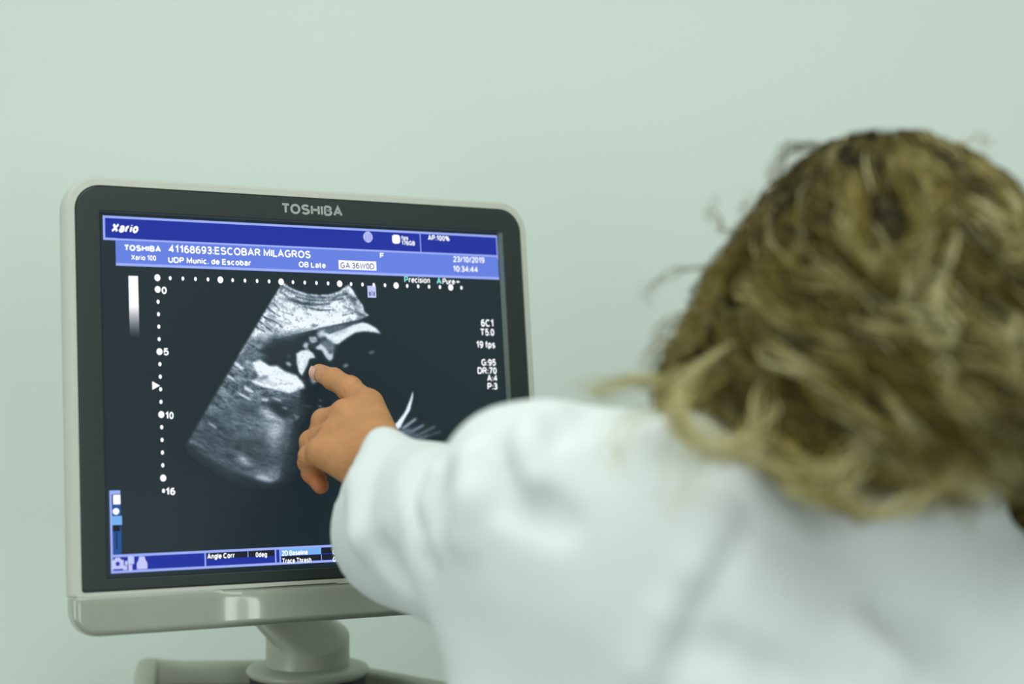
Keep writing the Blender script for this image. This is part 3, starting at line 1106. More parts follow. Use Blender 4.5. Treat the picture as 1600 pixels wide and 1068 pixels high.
def prism(name, outline, z0, z1, bev=.004, seg=3):
    bm = bmesh.new()
    vs = [bm.verts.new((x, y, z0)) for x, y in outline]
    f = bm.faces.new(vs)
    r = bmesh.ops.extrude_face_region(bm, geom=[f])
    for v in r['geom']:
        if isinstance(v, bmesh.types.BMVert):
            v.co.z = z1
    bmesh.ops.recalc_face_normals(bm, faces=bm.faces[:])
    if bev:
        ed = [e for e in bm.edges if abs(e.verts[0].co.z - z1) < 1e-6 and abs(e.verts[1].co.z - z1) < 1e-6]
        bmesh.ops.bevel(bm, geom=ed, offset=bev, segments=seg, affect='EDGES', profile=.5)
    me = bpy.data.meshes.new(name)
    bm.to_mesh(me)
    bm.free()
    return me


xc = CB[0]
xl, xr = -.345, .01
# deck
o = link('deck', prism('deck', [(-.315, 1.34), (.0, 1.34), (.01, 1.50), (.0, 1.545), (-.14, 1.625), (-.20, 1.645), (-.35, 1.64), (-.338, 1.50)], zt - .05, zt - .006, .008), M_grey)
auto_smooth(o, 40)
under(o, cart)
# raised rim at the back and down the sides, sweeping up at the left corner
def sweep(name, path, w_, hgt, m):
    loops = []
    path = [np.array(p, float) for p in path]
    for i, p in enumerate(path):
        a = path[max(0, i - 1)]
        b = path[min(len(path) - 1, i + 1)]
        t = b - a
        t[2] = 0
        t /= np.linalg.norm(t)
        s = np.array([t[1], -t[0], 0])
        L = []
        for k in range(16):
            an = 2 * math.pi * k / 16
            e = 4
            cx_ = np.sign(math.cos(an)) * abs(math.cos(an)) ** (2 / e)
            cz_ = np.sign(math.sin(an)) * abs(math.sin(an)) ** (2 / e)
            L.append(p + s * w_ * .5 * cx_ + np.array([0, 0, 1]) * hgt * .5 * cz_)
        loops.append(L)
    o = link(name, loft(name, loops), m)
    auto_smooth(o, 50)
    return under(o, cart)


path = [(-.322, 1.40, zt - .012), (-.340, 1.50, zt - .008), (-.3595, 1.60, zt - .001), (-.3635, 1.622, zt + .001), (-.3645, 1.634, zt + .002), (-.361, 1.641, zt + .0015), (-.352, 1.645, zt - .001), (-.33, 1.647, zt - .003),
        (-.25, 1.652, zt - .003), (-.19, 1.648, zt - .004), (-.14, 1.628, zt - .007), (-.09, 1.598, zt - .010), (-.04, 1.572, zt - .013), (-.005, 1.553, zt - .016), (.010, 1.535, zt - .018), (.012, 1.50, zt - .020), (.004, 1.40, zt - .022)]
sweep('deck_rim', path, .022, .034, M_cart)
for k, (x0, x1) in enumerate(((-.330, -.268), (-.112, -.035))):
    o = link('tray', prism('tray', [(x0 + (.008 if k == 0 else 0), 1.45), (x1, 1.45), (x1, 1.605 if k == 0 else 1.548), (x0, 1.605 if k == 0 else 1.582)], zt - .0065, zt - .0050, .001), M_dark)
    under(o, cart)
for x, ye in ((-.262, 1.635), (-.117, 1.60)):
    o = link('deck_seam', box_mesh('deck_seam', (x - .0008, 1.36, zt - .0065), (x + .0008, ye, zt - .0052)), M_dark)
    under(o, cart)
o = link('cabinet', box_mesh('cabinet', (xl + .04, 1.38, .16), (xr - .03, 1.58, zt - .045), .02), M_cart)
auto_smooth(o, 40)
under(o, cart)
o = link('base', box_mesh('base', (xl - .02, 1.33, .09), (xr + .02, 1.70, .17), .02), M_grey)
auto_smooth(o, 40)
under(o, cart)
# control panel shelf (below the picture)
o = link('control_panel', box_mesh('control_panel', (xl + .03, 1.24, .86), (xr - .03, 1.385, .90), .01), M_grey)
under(o, cart)
for sx in (xl + .03, xr - .03):
    for sy in (1.39, 1.66):
        me = lathe('wheel', [(.012, -.014), (.040, -.014), (.045, -.008), (.045, .008), (.040, .014), (.012, .014)], (0, 0, 0), 32)
        me.transform(Matrix.Translation((sx, sy, .045)) @ Matrix.Rotation(math.pi / 2, 4, 'Y'))
        wv = link('wheel', me, M_wheel)
        auto_smooth(wv, 50)
        under(wv, cart)

# ------------------------------------------------------------------ person
per = empty('person', (.27, 1.0, 0), 'woman in white coat with wavy blonde hair pointing at the ultrasound scan', 'person')


def band(pts):
    return [P(*p[:3]) for p in pts]


# joints of the pointing arm (photo pixel, depth)
CUF, CUFr = P(640, 820, 1.300), .067
MID = P(722, 838, 1.190)
ELB = P(815, 880, 1.110)
UPA = P(842, 790, 1.060)
SHO = P(1075, 770, 1.045)
NECKB = P(1385, 810, 1.06)
RSH = P(1745, 1210, 1.100)
cax = (CUF - MID) / np.linalg.norm(CUF - MID)


def coat_base(X):
    # sleeve, cut flat at the cuff
    s = rcone(X, CUF + cax * .03, MID, CUFr, .064)
    s = smin(s, rcone(X, P(592, 733, 1.315), P(690, 790, 1.19), .029, .040), .010)
    cut = (X - CUF) @ cax.astype(np.float32)
    s = np.maximum(s, cut)
    u = rcone(X, MID, P(800, 850, 1.11), .062, .070)
    d = smin(s, u, .012)
    d = smin(d, rcone(X, P(842, 785, 1.075), SHO, .062, .052), .02)
    d = smin(d, rcone(X, P(798, 722, 1.08), P(850, 722, 1.07), .035, .036), .012)
    d = smin(d, rcone(X, P(842, 790, 1.075), P(815, 905, 1.10), .060, .055), .03)
    d = smin(d, rcone(X, P(880, 930, 1.07), P(1060, 860, 1.035), .06, .06), .04)
    # side of the coat hanging below the arm
    d = smin(d, rcone(X, P(858, 1030, 1.09), np.array([.025, 1.08, .80]), .069, .082), .02)
    # back: chain of round bars from the left shoulder to the right one, down to the hips
    d = smin(d, rcone(X, P(1100, 850, 1.05), P(1400, 870, 1.07), .068, .055), .04)
    d = smin(d, rcone(X, NECKB, RSH, .046, .058), .05)
    for (za, ra) in ((1.215, .105), (1.15, .105), (.98, .11), (.80, .125)):
        d = smin(d, rcone(X, (.19, 1.055, za), (.32, 1.085, za), ra, ra), .06)
    d = smin(d, rcone(X, (.125, 1.05, 1.27), (.12, 1.06, .70), .080, .115), .05)
    d = smin(d, rcone(X, (.39, 1.09, 1.17), (.41, 1.10, .70), .085, .115), .05)
    d = smin(d, rcone(X, (.20, 1.05, .8), (.35, 1.08, .55), .15, .15), .06)
    # right arm hangs, hand in the pocket
    d = smin(d, rcone(X, RSH, (.50, 1.12, 1.03), .058, .050), .03)
    d = smin(d, rcone(X, (.50, 1.12, 1.03), (.455, 1.21, .86), .050, .045), .03)
    # collar
    nk = P(1390, 770, 1.05)
    d = smin(d, rcone(X, nk + (-.045, .0, .0), nk + (.045, .0, 0), .028, .028), .02)
    return d


FOLD_S = [  # grooves: photo points, radius, lift
    ([(662, 712), (650, 760), (651, 810), (668, 850)], .012, .0062),
    ([(722, 722), (716, 745), (708, 785)], .009, .0055),
    ([(783, 700), (779, 740), (795, 772), (835, 795), (870, 815)], .012, .0042),
    ([(856, 648), (850, 672), (838, 692)], .010, .0045),
    ([(590, 862), (612, 892), (640, 915)], .010, .004),
    ([(1160, 812), (1120, 875), (1075, 950), (1045, 1030), (1030, 1075)], .007, .0015),
    ([(1060, 995), (1120, 1015), (1200, 1045), (1280, 1070)], .012, .0022),
    ([(1400, 960), (1480, 990), (1600, 1060)], .024, .0035),
    ([(905, 655), (920, 640)], .012, .004),
]
FOLD_R = [  # ridges
    ([(688, 745), (678, 790), (690, 850)], .010),
    ([(600, 700), (570, 760), (572, 840)], .016),
    ([(835, 672), (826, 705), (836, 750)], .011),
    ([(735, 720), (740, 780), (735, 840)], .013),
    ([(1130, 810), (1085, 890), (1045, 960), (1015, 1050)], .010),
    ([(1340, 1000), (1390, 1050)], .014),
]
prims = []
for pts, r_, lift in FOLD_S:
    hp = [hit(coat_base, *p) for p in pts]
    hp = [p + np.array([0, -1, 0]) * (r_ - lift * 1.6) for p in hp if p is not None]
    prims.append(('s', hp, r_))
for pts, r_ in FOLD_R:
    hp = [hit(coat_base, *p) for p in pts]
    hp = [p + np.array([0, 1, 0]) * (r_ * .72) for p in hp if p is not None]
    prims.append(('r', hp, r_))


def coat_fn(X):
    d = coat_base(X)
    for kind, hp, r_ in prims:
        for a, b in zip(hp[:-1], hp[1:]):
            c = rcone(X, a, b, r_, r_)
            d = smin(d, c, .010) if kind == 'r' else ssub(d, c, .012)
    # soft irregular drape
    x, y, z = X[..., 0], X[..., 1], X[..., 2]
    d = d + .0016 * np.sin(38 * x + 22 * z + 3 * np.sin(20 * y)) * np.sin(31 * z - 17 * y + 1.3)
    # open cuff and open hem
    inner = np.maximum(rcone(X, CUF + cax * .05, MID + (CUF - MID) * .55, CUFr - .0045, .052), -((X - CUF) @ cax.astype(np.float32)) - .06)
    d = np.maximum(d, -inner)
    d = np.maximum(d, .50 - z)
    d = np.maximum(d, -np.maximum(d + .012, z - .60))
    return d


V, F = sdf_mesh('coat', coat_fn, (-.19, .80, .47), (.66, 1.36, 1.50), .0052)
me = mesh_np('lab_coat', V, F)
coat = link('lab_coat', me, M_coat)
under(coat, per)
mod = coat.modifiers.new('smooth', 'SMOOTH')
mod.factor = .5
mod.iterations = 3

# ---- body: hand at fine pitch, head, then the rest, joined in one mesh
MI, MM, MR, MP = P(574, 633, 1.388), P(540, 647, 1.382), P(522, 678, 1.372), P(505, 705, 1.362)
WR = P(606, 732, 1.322)


def scr_d(px, py):
    n = RC[:, 2]
    dv = np.array([(px - 800) / FPX, (py - 534) / FPX, 1.0])
    return (n @ TC) / (n @ dv)


tipd = scr_d(498, 580) - .0085
TIP = P(499, 582, tipd)
chains = {
    'index': [(MI, .0122), (P(546, 607, 1.408), .0106), (P(521, 592, 1.424), .0092), (TIP, .0079)],
    'middle': [(MM, .0110), (P(506, 657, 1.402), .0100), (P(493, 685, 1.415), .0085), (P(510, 712, 1.408), .0076)],
    'ring': [(MR, .0108), (P(487, 690, 1.395), .0098), (P(482, 722, 1.405), .0086), (P(497, 748, 1.398), .0076)],
    'little': [(MP, .0100), (P(484, 712, 1.376), .0090), (P(487, 738, 1.384), .0080), (P(501, 758, 1.380), .0072)],
    'thumb': [(P(606, 705, 1.345), .0125), (P(584, 690, 1.388), .0110), (P(560, 684, 1.408), .0098), (P(538, 690, 1.418), .0088)],
}


def hand_fn(X):
    d = rcone(X, WR, MI, .0195, .0125)
    for m_, r_ in ((MM, .0135), (MR, .0130), (MP, .0125)):
        d = smin(d, rcone(X, WR, m_, .0195, r_), .008)
    d = smin(d, rcone(X, P(590, 690, 1.345), MI, .017, .0125), .008)
    d = smin(d, rcone(X, P(590, 752, 1.325), MP, .018, .0115), .008)
    d = smin(d, rcone(X, WR, P(640, 762, 1.27), .024, .025), .012)
    # tendons and knuckles
    for m_ in (MI, MM, MR, MP):
        k = m_ + np.array([0, -.0045, .001])
        d = smin(d, rcone(X, k + (WR - m_) * .65 + np.array([0, -.008, 0]), k, .003, .0055), .007)
    d = smin(d, rcone(X, MI + (-.001, -.005, 0), MI + (0, -.005, 0), .0085, .0085), .006)
    for nme, ch in chains.items():
        f = None
        for (a, ra), (b, rb) in zip(ch[:-1], ch[1:]):
            c = rcone(X, a, b, ra, rb)
            f = c if f is None else smin(f, c, .0025)
        for (a, ra) in ch[1:-1]:           # knuckle swelling
            f = smin(f, rcone(X, a, a + np.array([0, -.0006, 0]), ra + .0004, ra + .0004), .003)
        d = smin(d, f, .0045 if nme != 'thumb' else .006)
    # creases of the index finger joint
    ij = chains['index'][1][0]
    for q in (-.002, .002):
        c0 = ij + (TIP - MI) / np.linalg.norm(TIP - MI) * q + np.array([0, -.0105, .001])
        d = ssub(d, rcone(X, c0 + np.array([-.003, 0, -.004]), c0 + np.array([.003, 0, .004]), .0007, .0007), .001)
    return d


allp = np.array([p for ch in chains.values() for p, r in ch] + [WR, P(640, 762, 1.27)])
Vh, Fh = sdf_mesh('hand', hand_fn, allp.min(0) - .032, allp.max(0) + .032, .00135)

HC = np.array([.262, 1.105, 1.487])
Fw = np.array([-.42, .90, -.08])
Fw /= np.linalg.norm(Fw)
Rt = np.cross(Fw, [0, 0, 1])
Rt /= np.linalg.norm(Rt)
Up = np.cross(Rt, Fw)
RH = np.stack([Rt, Fw, Up], 1)


def hl(x, y, z):
    return HC + RH @ np.array([x, y, z])


def head_fn(X):
    d = ellip(X, hl(0, -.010, .020), (.073, .092, .090), RH)
    d = smin(d, ellip(X, hl(0, .030, -.045), (.055, .058, .068), RH), .03)
    d = smin(d, rcone(X, hl(0, .066, -.095), hl(0, .060, -.080), .018, .024), .02)
    d = smin(d, rcone(X, hl(0, .088, .002), hl(0, .104, -.032), .007, .0115), .010)
    d = smin(d, rcone(X, hl(-.028, .078, .020), hl(.028, .078, .020), .012, .012), .012)
    for s in (-1, 1):
        d = ssub(d, ellip(X, hl(s * .031, .094, .002), (.015, .012, .010), RH), .008)
        d = smin(d, ellip(X, hl(s * .031, .076, .001), (.0125, .0125, .0125), RH), .002)
        d = smin(d, ellip(X, hl(s * .037, .066, -.030), (.020, .020, .018), RH), .015)
        e = ellip(X, hl(s * .076, .002, -.012), (.009, .018, .031), RH)
        e = ssub(e, ellip(X, hl(s * .086, .006, -.008), (.008, .010, .018), RH), .003)
        d = smin(d, e, .005)
        d = smin(d, rcone(X, hl(s * .008, .098, -.037), hl(s * .010, .096, -.037), .006, .006), .004)
    d = smin(d, rcone(X, hl(-.018, .084, -.060), hl(.018, .084, -.060), .0065, .0065), .006)
    d = smin(d, rcone(X, hl(-.015, .082, -.070), hl(.015, .082, -.070), .0070, .0070), .006)
    d = ssub(d, rcone(X, hl(-.022, .092, -.0655), hl(.022, .092, -.0655), .0012, .0012), .002)
    nk = P(1390, 800, 1.05)
    d = smin(d, rcone(X, hl(0, -.018, -.05), (nk[0], nk[1] + .01, 1.33), .052, .058), .03)
    return d


Vd, Fd = sdf_mesh('head', head_fn, HC - (.13, .14, .19), HC + (.13, .14, .13), .0030)


def body_fn(X):
    nk = P(1390, 800, 1.05)
    d = rcone(X, (nk[0], nk[1] + .01, 1.34), (.27, 1.06, 1.20), .048, .09)
    d = smin(d, rcone(X, (.20, 1.05, 1.22), (.34, 1.08, 1.20), .07, .07), .04)
    d = smin(d, rcone(X, (.22, 1.06, 1.0), (.31, 1.07, 1.0), .085, .085), .05)
    d = smin(d, rcone(X, (.21, 1.06, .86), (.33, 1.08, .86), .10, .10), .05)
    d = smin(d, rcone(X, SHO + (.01, .01, -.01), ELB + (-.005, 0, .02), .045, .036), .02)
    d = smin(d, rcone(X, (.27, 1.06, 1.3), SHO, .05, .045), .03)
    d = smin(d, rcone(X, ELB + (-.005, 0, .02), P(652, 765, 1.27), .036, .026), .01)
    d = smin(d, rcone(X, (.27, 1.06, 1.3), RSH, .05, .045), .03)
    d = smin(d, rcone(X, RSH, (.50, 1.12, 1.03), .044, .036), .01)
    d = smin(d, rcone(X, (.50, 1.12, 1.03), (.455, 1.21, .87), .036, .028), .01)
    for s, cx_ in ((-1, .19), (1, .35)):
        d = smin(d, rcone(X, (cx_ + .01, 1.07, .82), (cx_, 1.06, .46), .080, .052), .02)
        d = smin(d, rcone(X, (cx_, 1.06, .46), (cx_, 1.04, .10), .050, .036), .01)
        d = smin(d, rcone(X, (cx_, 1.03, .06), (cx_ - .02, 1.17, .045), .032, .030), .01)
    # keep the trunk and arms well inside the clothes
    z = X[..., 2]
    inside = coat_base(X) + .020
    return np.where((z > .52) & (z < 1.375), np.maximum(d, inside), d)


Vb_, Fb_ = sdf_mesh('body', body_fn, (-.12, .90, -.01), (.60, 1.42, 1.44), .0070)
nh, nd_ = len(Vh), len(Vd)
Vall = np.concatenate([Vh, Vd, Vb_])
Fall = np.concatenate([Fh, Fd + nh, Fb_ + nh + nd_])
me = mesh_np('body', Vall, Fall)
colr = np.tile(np.array(srgb(196, 140, 92)), (len(Vall), 1))
# redder finger ends, paler knuckle backs
for nme in ('middle', 'ring', 'little', 'thumb'):
    tp = chains[nme][-1][0]
    wgt = np.exp(-(np.linalg.norm(Vall - tp, axis=1) / .018) ** 2)[:, None]
    colr = colr * (1 - wgt * .7) + np.array(srgb(205, 112, 66)) * wgt * .7
wgt = np.exp(-(np.linalg.norm(Vall - TIP, axis=1) / .012) ** 2)[:, None]
colr = colr * (1 - wgt * .6) + np.array(srgb(214, 160, 128)) * wgt * .6
for m_ in (MI, MM, MR, MP):
    wgt = np.exp(-(np.linalg.norm(Vall - m_, axis=1) / .016) ** 2)[:, None]
    colr = colr * (1 - wgt * .4) + np.array(srgb(205, 142, 98)) * wgt * .4
hx = (Vall - HC) @ RH
lips = (np.abs(hx[:, 0]) < .022) & (np.abs(hx[:, 2] + .065) < .009) & (hx[:, 1] > .08)
colr[lips] = srgb(178, 100, 88)
for s in (-1, 1):
    e = np.linalg.norm(hx - np.array([s * .031, .086, .001]), axis=1)
    colr[(e < .0085)] = srgb(225, 225, 220)
    colr[(e < .0052)] = srgb(60, 50, 35)
    br_ = (np.abs(hx[:, 0] - s * .031) < .018) & (np.abs(hx[:, 2] - .022) < .0035) & (hx[:, 1] > .07)
    colr[br_] = srgb(95, 75, 45)
set_col(me, colr)
body = link('body', me, M_skin)
under(body, per)
mod = body.modifiers.new('smooth', 'SMOOTH')
mod.factor = .5
mod.iterations = 2


# index nail: a small curved plate lying on the finger end
ix = (TIP - chains['index'][2][0])
ix /= np.linalg.norm(ix)
side = np.cross(ix, [0, 1, 0])
side /= np.linalg.norm(side)
upn = np.cross(side, ix)
if upn[1] > 0:
    upn = -upn
upn = upn * .55 + np.array([-.45, -.2, -.35]) * .7
upn -= ix * (upn @ ix)
upn /= np.linalg.norm(upn)
side = np.cross(ix, upn)
Vn, Fn = [], []
for layer in (0, 1):
    for i in range(7):
        for j in range(7):
            a = (j - 3) / 3 * .85
            l = -.006 + .0105 * i / 6
            rr_ = .0085 + .0004 * layer - max(0, l - .002) * .25
            Vn.append(TIP + ix * l + (upn * math.cos(a) + side * math.sin(a)) * rr_)
for layer in (0, 1):
    for i in range(6):
        for j in range(6):
            b0 = layer * 49 + i * 7 + j
            q = (b0, b0 + 1, b0 + 8, b0 + 7)
            Fn.append(q if layer else q[::-1])
edge = [(i * 7, (i + 1) * 7) for i in range(6)] + [(42 + j, 43 + j) for j in range(6)] + [(48 - 7 * i, 41 - 7 * i) for i in range(6)] + [(6 - j, 5 - j) for j in range(6)]
for a, b in edge:
    Fn.append((a, b, b + 49, a + 49))
M_nail = mat('nail', srgb(222, 176, 150), rough=.25, spec=.5)
nl = link('fingernail', mesh_np('fingernail', Vn, Fn), M_nail)
under(nl, per)


# trousers and shoes (below the picture)
def trousers_fn(X):
    d = rcone(X, (.20, 1.06, .84), (.34, 1.08, .84), .115, .115)
    for cx_ in (.19, .35):
        d = smin(d, rcone(X, (cx_ + .01, 1.07, .80), (cx_, 1.05, .10), .092, .062), .02)
    return np.maximum(np.maximum(d, .07 - X[..., 2]), X[..., 2] - .90)


V, F = sdf_mesh('trousers', trousers_fn, (.05, .88, .05), (.50, 1.26, .92), .009)
under(link('trousers', mesh_np('trousers', V, F), M_trouser), per)
for cx_ in (.19, .35):
    def shoe_fn(X):
        d = rcone(X, (cx_, 1.02, .048), (cx_ - .022, 1.18, .036), .044, .040)
        d = smin(d, rcone(X, (cx_, 1.03, .09), (cx_, 1.03, .07), .042, .044), .02)
        return np.maximum(np.maximum(d, .0005 - X[..., 2]), X[..., 2] - .11)
    V, F = sdf_mesh('shoe', shoe_fn, (cx_ - .09, .94, -.01), (cx_ + .07, 1.25, .13), .005)
    under(link('shoe', mesh_np('shoe', V, F), M_shoe), per)

# ---- hair
HCX = HC + np.array([-.010, -.005, 0])
# envelope: height above head centre -> reach to the left, right, back and front
ZK = np.array([.121, .113, .097, .075, .05, .02, -.01, -.04, -.07, -.10, -.13, -.16])
LK = np.array([.000, .032, .056, .074, .092, .113, .124, .142, .140, .115, .095, .07])
RK = np.array([.000, .035, .060, .082, .096, .106, .112, .115, .118, .118, .115, .11])
BK = np.array([.000, .040, .070, .095, .110, .122, .130, .136, .140, .142, .138, .13])
FK = np.array([.000, .045, .070, .090, .098, .092, .080, .070, .065, .060, .055, .05])


def env(phi, z):
    """phi: 0 = right, 90deg = away from the viewer, 180 = left, 270 = towards the viewer"""
    z = np.clip(z, ZK[-1], ZK[0])
    f = lambda K: np.interp(z, ZK[::-1], K[::-1])
    c, s = np.cos(phi), np.sin(phi)
    rx = np.where(c > 0, f(RK), f(LK))
    ry = np.where(s > 0, f(FK), f(BK))
    return 1 / np.sqrt((c / np.maximum(rx, 1e-4)) ** 2 + (s / np.maximum(ry, 1e-4)) ** 2)


HV, HF, HCOL = [], [], []
base_i = 0


def add_strands(PTS, rad, cols):
    """PTS (n,k,3), rad (n,k), cols (n,k,3): three-sided tubes"""
    global base_i
    n, k, _ = PTS.shape
    T_ = np.gradient(PTS, axis=1)
    T_ /= np.linalg.norm(T_, axis=2, keepdims=True) + 1e-9
    ref = np.array([.31, .87, .38])
    A = np.cross(T_, ref)
    A /= np.linalg.norm(A, axis=2, keepdims=True) + 1e-9
    Bv = np.cross(T_, A)
    rings = []
    for q in range(3):
        a = 2 * math.pi * q / 3
        rings.append(PTS + (A * math.cos(a) + Bv * math.sin(a)) * rad[..., None])
    R_ = np.stack(rings, 2)                       # n,k,3,3
    HV.append(R_.reshape(-1, 3))
    HCOL.append(np.repeat(cols[:, :, None, :], 3, 2).reshape(-1, 3))
    idx = (base_i + np.arange(n * k * 3)).reshape(n, k, 3)
    fs = []
    for q in range(3):
        q2 = (q + 1) % 3
        fs.append(np.stack([idx[:, :-1, q], idx[:, :-1, q2], idx[:, 1:, q2], idx[:, 1:, q]], -1).reshape(-1, 4))
    HF.append(np.concatenate(fs))
    base_i += n * k * 3


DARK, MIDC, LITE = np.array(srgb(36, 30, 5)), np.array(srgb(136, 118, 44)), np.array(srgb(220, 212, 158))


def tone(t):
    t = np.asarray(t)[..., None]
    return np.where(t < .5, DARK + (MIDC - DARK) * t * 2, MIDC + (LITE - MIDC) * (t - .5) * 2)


def lock(guide, n, width, rad, tn, taper=True):
    """n strands round a guide polyline (k,3)"""
    k = len(guide)
    t = np.linspace(0, 1, k)
    off = (rng.random((n, 1, 3)) - .5) * 3.6 * width
    prof = (.25 + .95 * np.sin(np.pi * np.clip(t * 1.02, 0, 1)) ** .7)
    ph = rng.random((n, 1)) * 6.28
    wob = .0020 * np.stack([np.sin(t * 17 + ph), np.cos(t * 14 + ph * 1.7), np.sin(t * 15 + ph * 2.3)], -1) * np.linspace(.3, 2.4, k)[None, :, None]
    PTS = guide[None] + off * prof[None, :, None] + wob
    r_ = rad * (.7 + .6 * rng.random((n, 1))) * np.clip(1.15 - t ** 3, .15, 1)[None] * np.clip(.25 + t * 6, 0, 1)[None]
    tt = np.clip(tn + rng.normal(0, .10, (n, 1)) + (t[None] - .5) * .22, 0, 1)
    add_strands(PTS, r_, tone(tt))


K = 30
NL = 950
for i in range(NL):
    u = i / NL
    phi0 = rng.random() * 2 * math.pi
    # faces: leave the face side open lower down
    facing = math.atan2(Fw[1], Fw[0])
    dphi = abs((phi0 - facing + math.pi) % (2 * math.pi) - math.pi)
    layer = .86 + .17 * rng.random() ** .7
    z0 = .119 - .05 * rng.random() ** 1.5
    if dphi < .75:
        zend = .03 + .02 * rng.random()
    else:
        zend = -.082 - .032 * rng.random() - (.012 if math.sin(phi0) < -.3 and math.cos(phi0) < .3 else 0) + (.05 if rng.random() < .3 else 0)
        if rng.random() < .25:
            zend += .07
    t = np.linspace(0, 1, K)
    # height along the lock: slow at the crown then steeper
    z = z0 + (zend - z0) * (t ** 1.25)
    amp = (.10 + .24 * rng.random()) * np.clip((t - .08) * 2, 0, 1)
    freq = 1.7 + 2.4 * rng.random()
    amp = amp * min(1, 2.0 / freq)
    phs = rng.random() * 6.28
    twist = rng.normal(0, .35)
    phi = phi0 + twist * t + amp * np.sin(freq * 2 * math.pi * t + phs) * 1.1
    sweep_l = .22 * t ** 1.5 * (1 if math.cos(phi0) < .3 else 0)
    r_ = env(phi, z) * (layer * (1 - .10 * (1 - t)) + .10 * np.sin(freq * 2 * math.pi * t + phs + 1.4) * np.clip(t * 2, 0, 1))
    zz = z + .006 * np.sin(freq * 9 * t + phs)
    g = HCX + np.stack([r_ * np.cos(phi), r_ * np.sin(phi), zz], -1)
    outer = (layer - .86) / .17
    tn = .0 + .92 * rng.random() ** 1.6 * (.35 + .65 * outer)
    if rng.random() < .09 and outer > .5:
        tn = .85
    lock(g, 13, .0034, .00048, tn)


def spline(pts, k=K):
    pts = np.array(pts, float)
    n_ = len(pts)
    out = []
    for s in np.linspace(0, n_ - 1 - 1e-6, k):
        i = int(s)
        f = s - i
        p0, p1, p2, p3 = pts[max(i - 1, 0)], pts[i], pts[min(i + 1, n_ - 1)], pts[min(i + 2, n_ - 1)]
        out.append(.5 * (2 * p1 + (p2 - p0) * f + (2 * p0 - 5 * p1 + 4 * p2 - p3) * f * f + (3 * p1 - p0 - 3 * p2 + p3) * f ** 3))
    return np.array(out)


def L(pts, n=14, width=.0028, rad=.0005, tn=.6):
    g = spline([P(*p) for p in pts])
    if n < 14:
        lock(g, n, width, rad, tn)
        return
    t = np.linspace(0, 1, len(g))
    for k_ in range(5):
        o1, o2 = rng.normal(0, 1, (2, 3)) * width * 1.5
        ph = rng.random() * 6.28
        g2 = g + o1 * (1 - t)[:, None] + o2 * t[:, None] + .0045 * np.sin(t * 9 + ph)[:, None] * np.array([1, .3, .4])
        lock(g2, max(4, n // 4), width * .45, rad, float(np.clip(tn - .06 + rng.normal(0, .14), 0, 1)))


db = HC[1] - .135          # depth of the back surface of the hair
# bright locks on the back of the head
L([(1385, 255, db + .04), (1440, 300, db + .01), (1440, 360, db - .004), (1405, 410, db - .01), (1385, 425, db - .01)], 16, .0026, .00050, .60)
L([(1330, 270, db + .03), (1330, 340, db + .005), (1345, 400, db - .005), (1378, 425, db - .01)], 15, .0026, .0005, .52)
L([(1445, 370, db), (1448, 430, db - .008), (1432, 480, db - .012), (1452, 520, db - .012)], 30, .0042, .00055, .97)
L([(1490, 350, db + .01), (1480, 430, db - .004), (1490, 490, db - .008), (1470, 540, db - .008), (1500, 590, db - .006)], 26, .0040, .00055, .82)
L([(1480, 270, db + .04), (1470, 310, db + .02), (1450, 350, db)], 18, .003, .0005, .6)
L([(1590, 500, db + .01), (1578, 560, db), (1592, 620, db), (1600, 680, db)], 26, .004, .00055, .92)
L([(1560, 290, db + .05), (1585, 360, db + .03), (1570, 420, db + .02), (1545, 450, db + .01)], 16, .003, .0005, .6)
L([(1500, 440, db), (1520, 520, db - .004), (1560, 600, db - .004), (1540, 680, db)], 20, .004, .0005, .55)
# locks falling on the left shoulder, pale
L([(1150, 560, 1.03), (1060, 600, 1.00), (1000, 598, .985), (950, 602, .985), (925, 607, .99)], 18, .0040, .00045, .75)
L([(1120, 590, 1.02), (1040, 620, .985), (985, 640, .965), (960, 690, .955), (975, 740, .955)], 10, .0050, .00035, .85)
L([(1130, 560, 1.01), (1070, 610, .985), (1050, 655, .965), (1085, 690, .955), (1140, 700, .95), (1190, 695, .95)], 30, .0042, .0005, .93)
L([(1200, 600, 1.0), (1190, 650, .975), (1160, 700, .955), (1130, 705, .95), (1080, 690, .95)], 18, .0045, .0005, .75)
L([(1100, 640, .985), (1080, 690, .96), (1060, 760, .945), (1040, 800, .945)], 8, .0060, .0003, .92)
# curl on the back of the coat
L([(1310, 700, db), (1290, 750, db - .02), (1310, 785, db - .03), (1360, 798, db - .03), (1430, 788, db - .03), (1475, 755, db - .02), (1450, 730, db - .01)], 14, .0030, .00045, .66)
L([(1250, 690, db), (1230, 735, db - .015), (1290, 760, db - .03), (1340, 775, db - .03)], 22, .0038, .0005, .62)
L([(1180, 690, db), (1220, 730, db - .015), (1290, 740, db - .02), (1340, 700, db - .01)], 22, .0040, .0005, .78)
# fall of hair in front of the right shoulder
for k in range(46):
    s = rng.random()
    x0 = 1480 + 150 * s
    dd_ = HC[1] + .0 + .07 * rng.random()
    L([(x0 - 20, 520 + 60 * rng.random(), dd_ - .03), (x0 + 20 * rng.normal(), 620, dd_), (x0 + 10 + 25 * rng.normal(), 720, dd_ + .02), (x0 + 40 + 25 * rng.normal(), 800 + 50 * s, dd_ + .03),
       (x0 + 50 + 20 * rng.normal(), 850 + 60 * s, dd_ + .035)], 14, .004, .0005, .15 + .4 * rng.random())
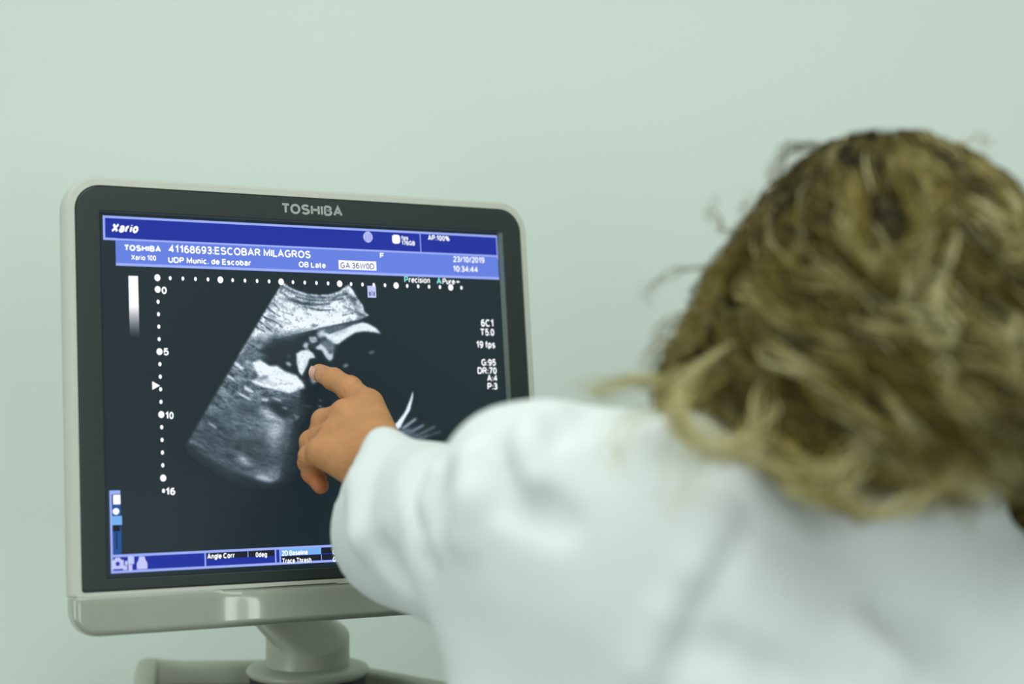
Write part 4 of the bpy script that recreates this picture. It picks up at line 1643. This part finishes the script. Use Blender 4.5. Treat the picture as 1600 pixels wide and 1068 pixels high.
# wisps against the wall
L([(1300, 240, 1.09), (1270, 226, 1.08), (1235, 232, 1.075), (1212, 260, 1.07), (1203, 295, 1.07)], 9, .0014, .0004, .25)
L([(1290, 250, 1.09), (1250, 236, 1.08), (1222, 262, 1.075), (1207, 300, 1.07)], 5, .0018, .0003, .35)
L([(1160, 368, 1.07), (1130, 358, 1.06), (1113, 335, 1.06), (1110, 312, 1.06)], 4, .0010, .00035, .4)
L([(1120, 420, 1.06), (1065, 422, 1.05), (1025, 445, 1.04), (1003, 475, 1.04)], 5, .0014, .00035, .4)
L([(1105, 480, 1.05), (1060, 500, 1.04), (1030, 530, 1.04), (1015, 570, 1.03), (1000, 600, 1.02)], 6, .0020, .0004, .4)
L([(1100, 500, 1.05), (1045, 520, 1.04), (1020, 560, 1.03)], 6, .0020, .0004, .35)
L([(1180, 350, 1.08), (1165, 330, 1.07), (1172, 305, 1.07)], 4, .0010, .0003, .4)
L([(1500, 225, 1.09), (1530, 215, 1.09), (1550, 235, 1.09)], 3, .0010, .0003, .5)
for k in range(60):                  # loose ends down the left outline
    yy = 400 + 280 * rng.random()
    xx = np.interp(yy, [400, 470, 540, 600, 650, 700], [1120, 1095, 1060, 1040, 1060, 1110]) + 18
    L([(xx + 50, yy - 50, 1.06), (xx + 5, yy - 15 + 10 * rng.normal(), 1.05), (xx - 18 - 10 * rng.random(), yy + 20, 1.04), (xx - 12 + 12 * rng.normal(), yy + 45, 1.03)], 7, .0020, .0004, .25 + .45 * rng.random())


# dark underlayer that the strands grow over
def cap_fn(X):
    d = X - HCX.astype(np.float32)
    phi = np.arctan2(d[..., 1], d[..., 0])
    r = np.sqrt(d[..., 0] ** 2 + d[..., 1] ** 2)
    z = d[..., 2]
    e = env(phi, np.clip(z + .010, -.16, .121)) * .86
    q = (r - e) * .7
    q = np.maximum(q, z - .111)
    q = np.maximum(q, -.088 - z)
    # open at the face
    hx_ = (X - HC.astype(np.float32)) @ RH.astype(np.float32)
    face = np.maximum(.055 - hx_[..., 1], hx_[..., 2] - .050)
    face = np.maximum(face, np.abs(hx_[..., 0]) - .070)
    q = ssub(q, face, .01)
    x, y = X[..., 0], X[..., 1]
    return q + .0020 * np.sin(90 * x + 40 * y + 6 * np.sin(30 * X[..., 2]))


Vc, Fc = sdf_mesh('cap', cap_fn, HC - (.20, .17, .15), HC + (.17, .16, .15), .005)
HV.append(Vc)
HF.append(Fc + base_i)
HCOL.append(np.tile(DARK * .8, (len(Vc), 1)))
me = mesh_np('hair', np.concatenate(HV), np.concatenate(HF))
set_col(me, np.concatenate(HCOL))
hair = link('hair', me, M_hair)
under(hair, per)
hair['label'] = 'wavy shoulder-length dark blonde hair with pale locks'
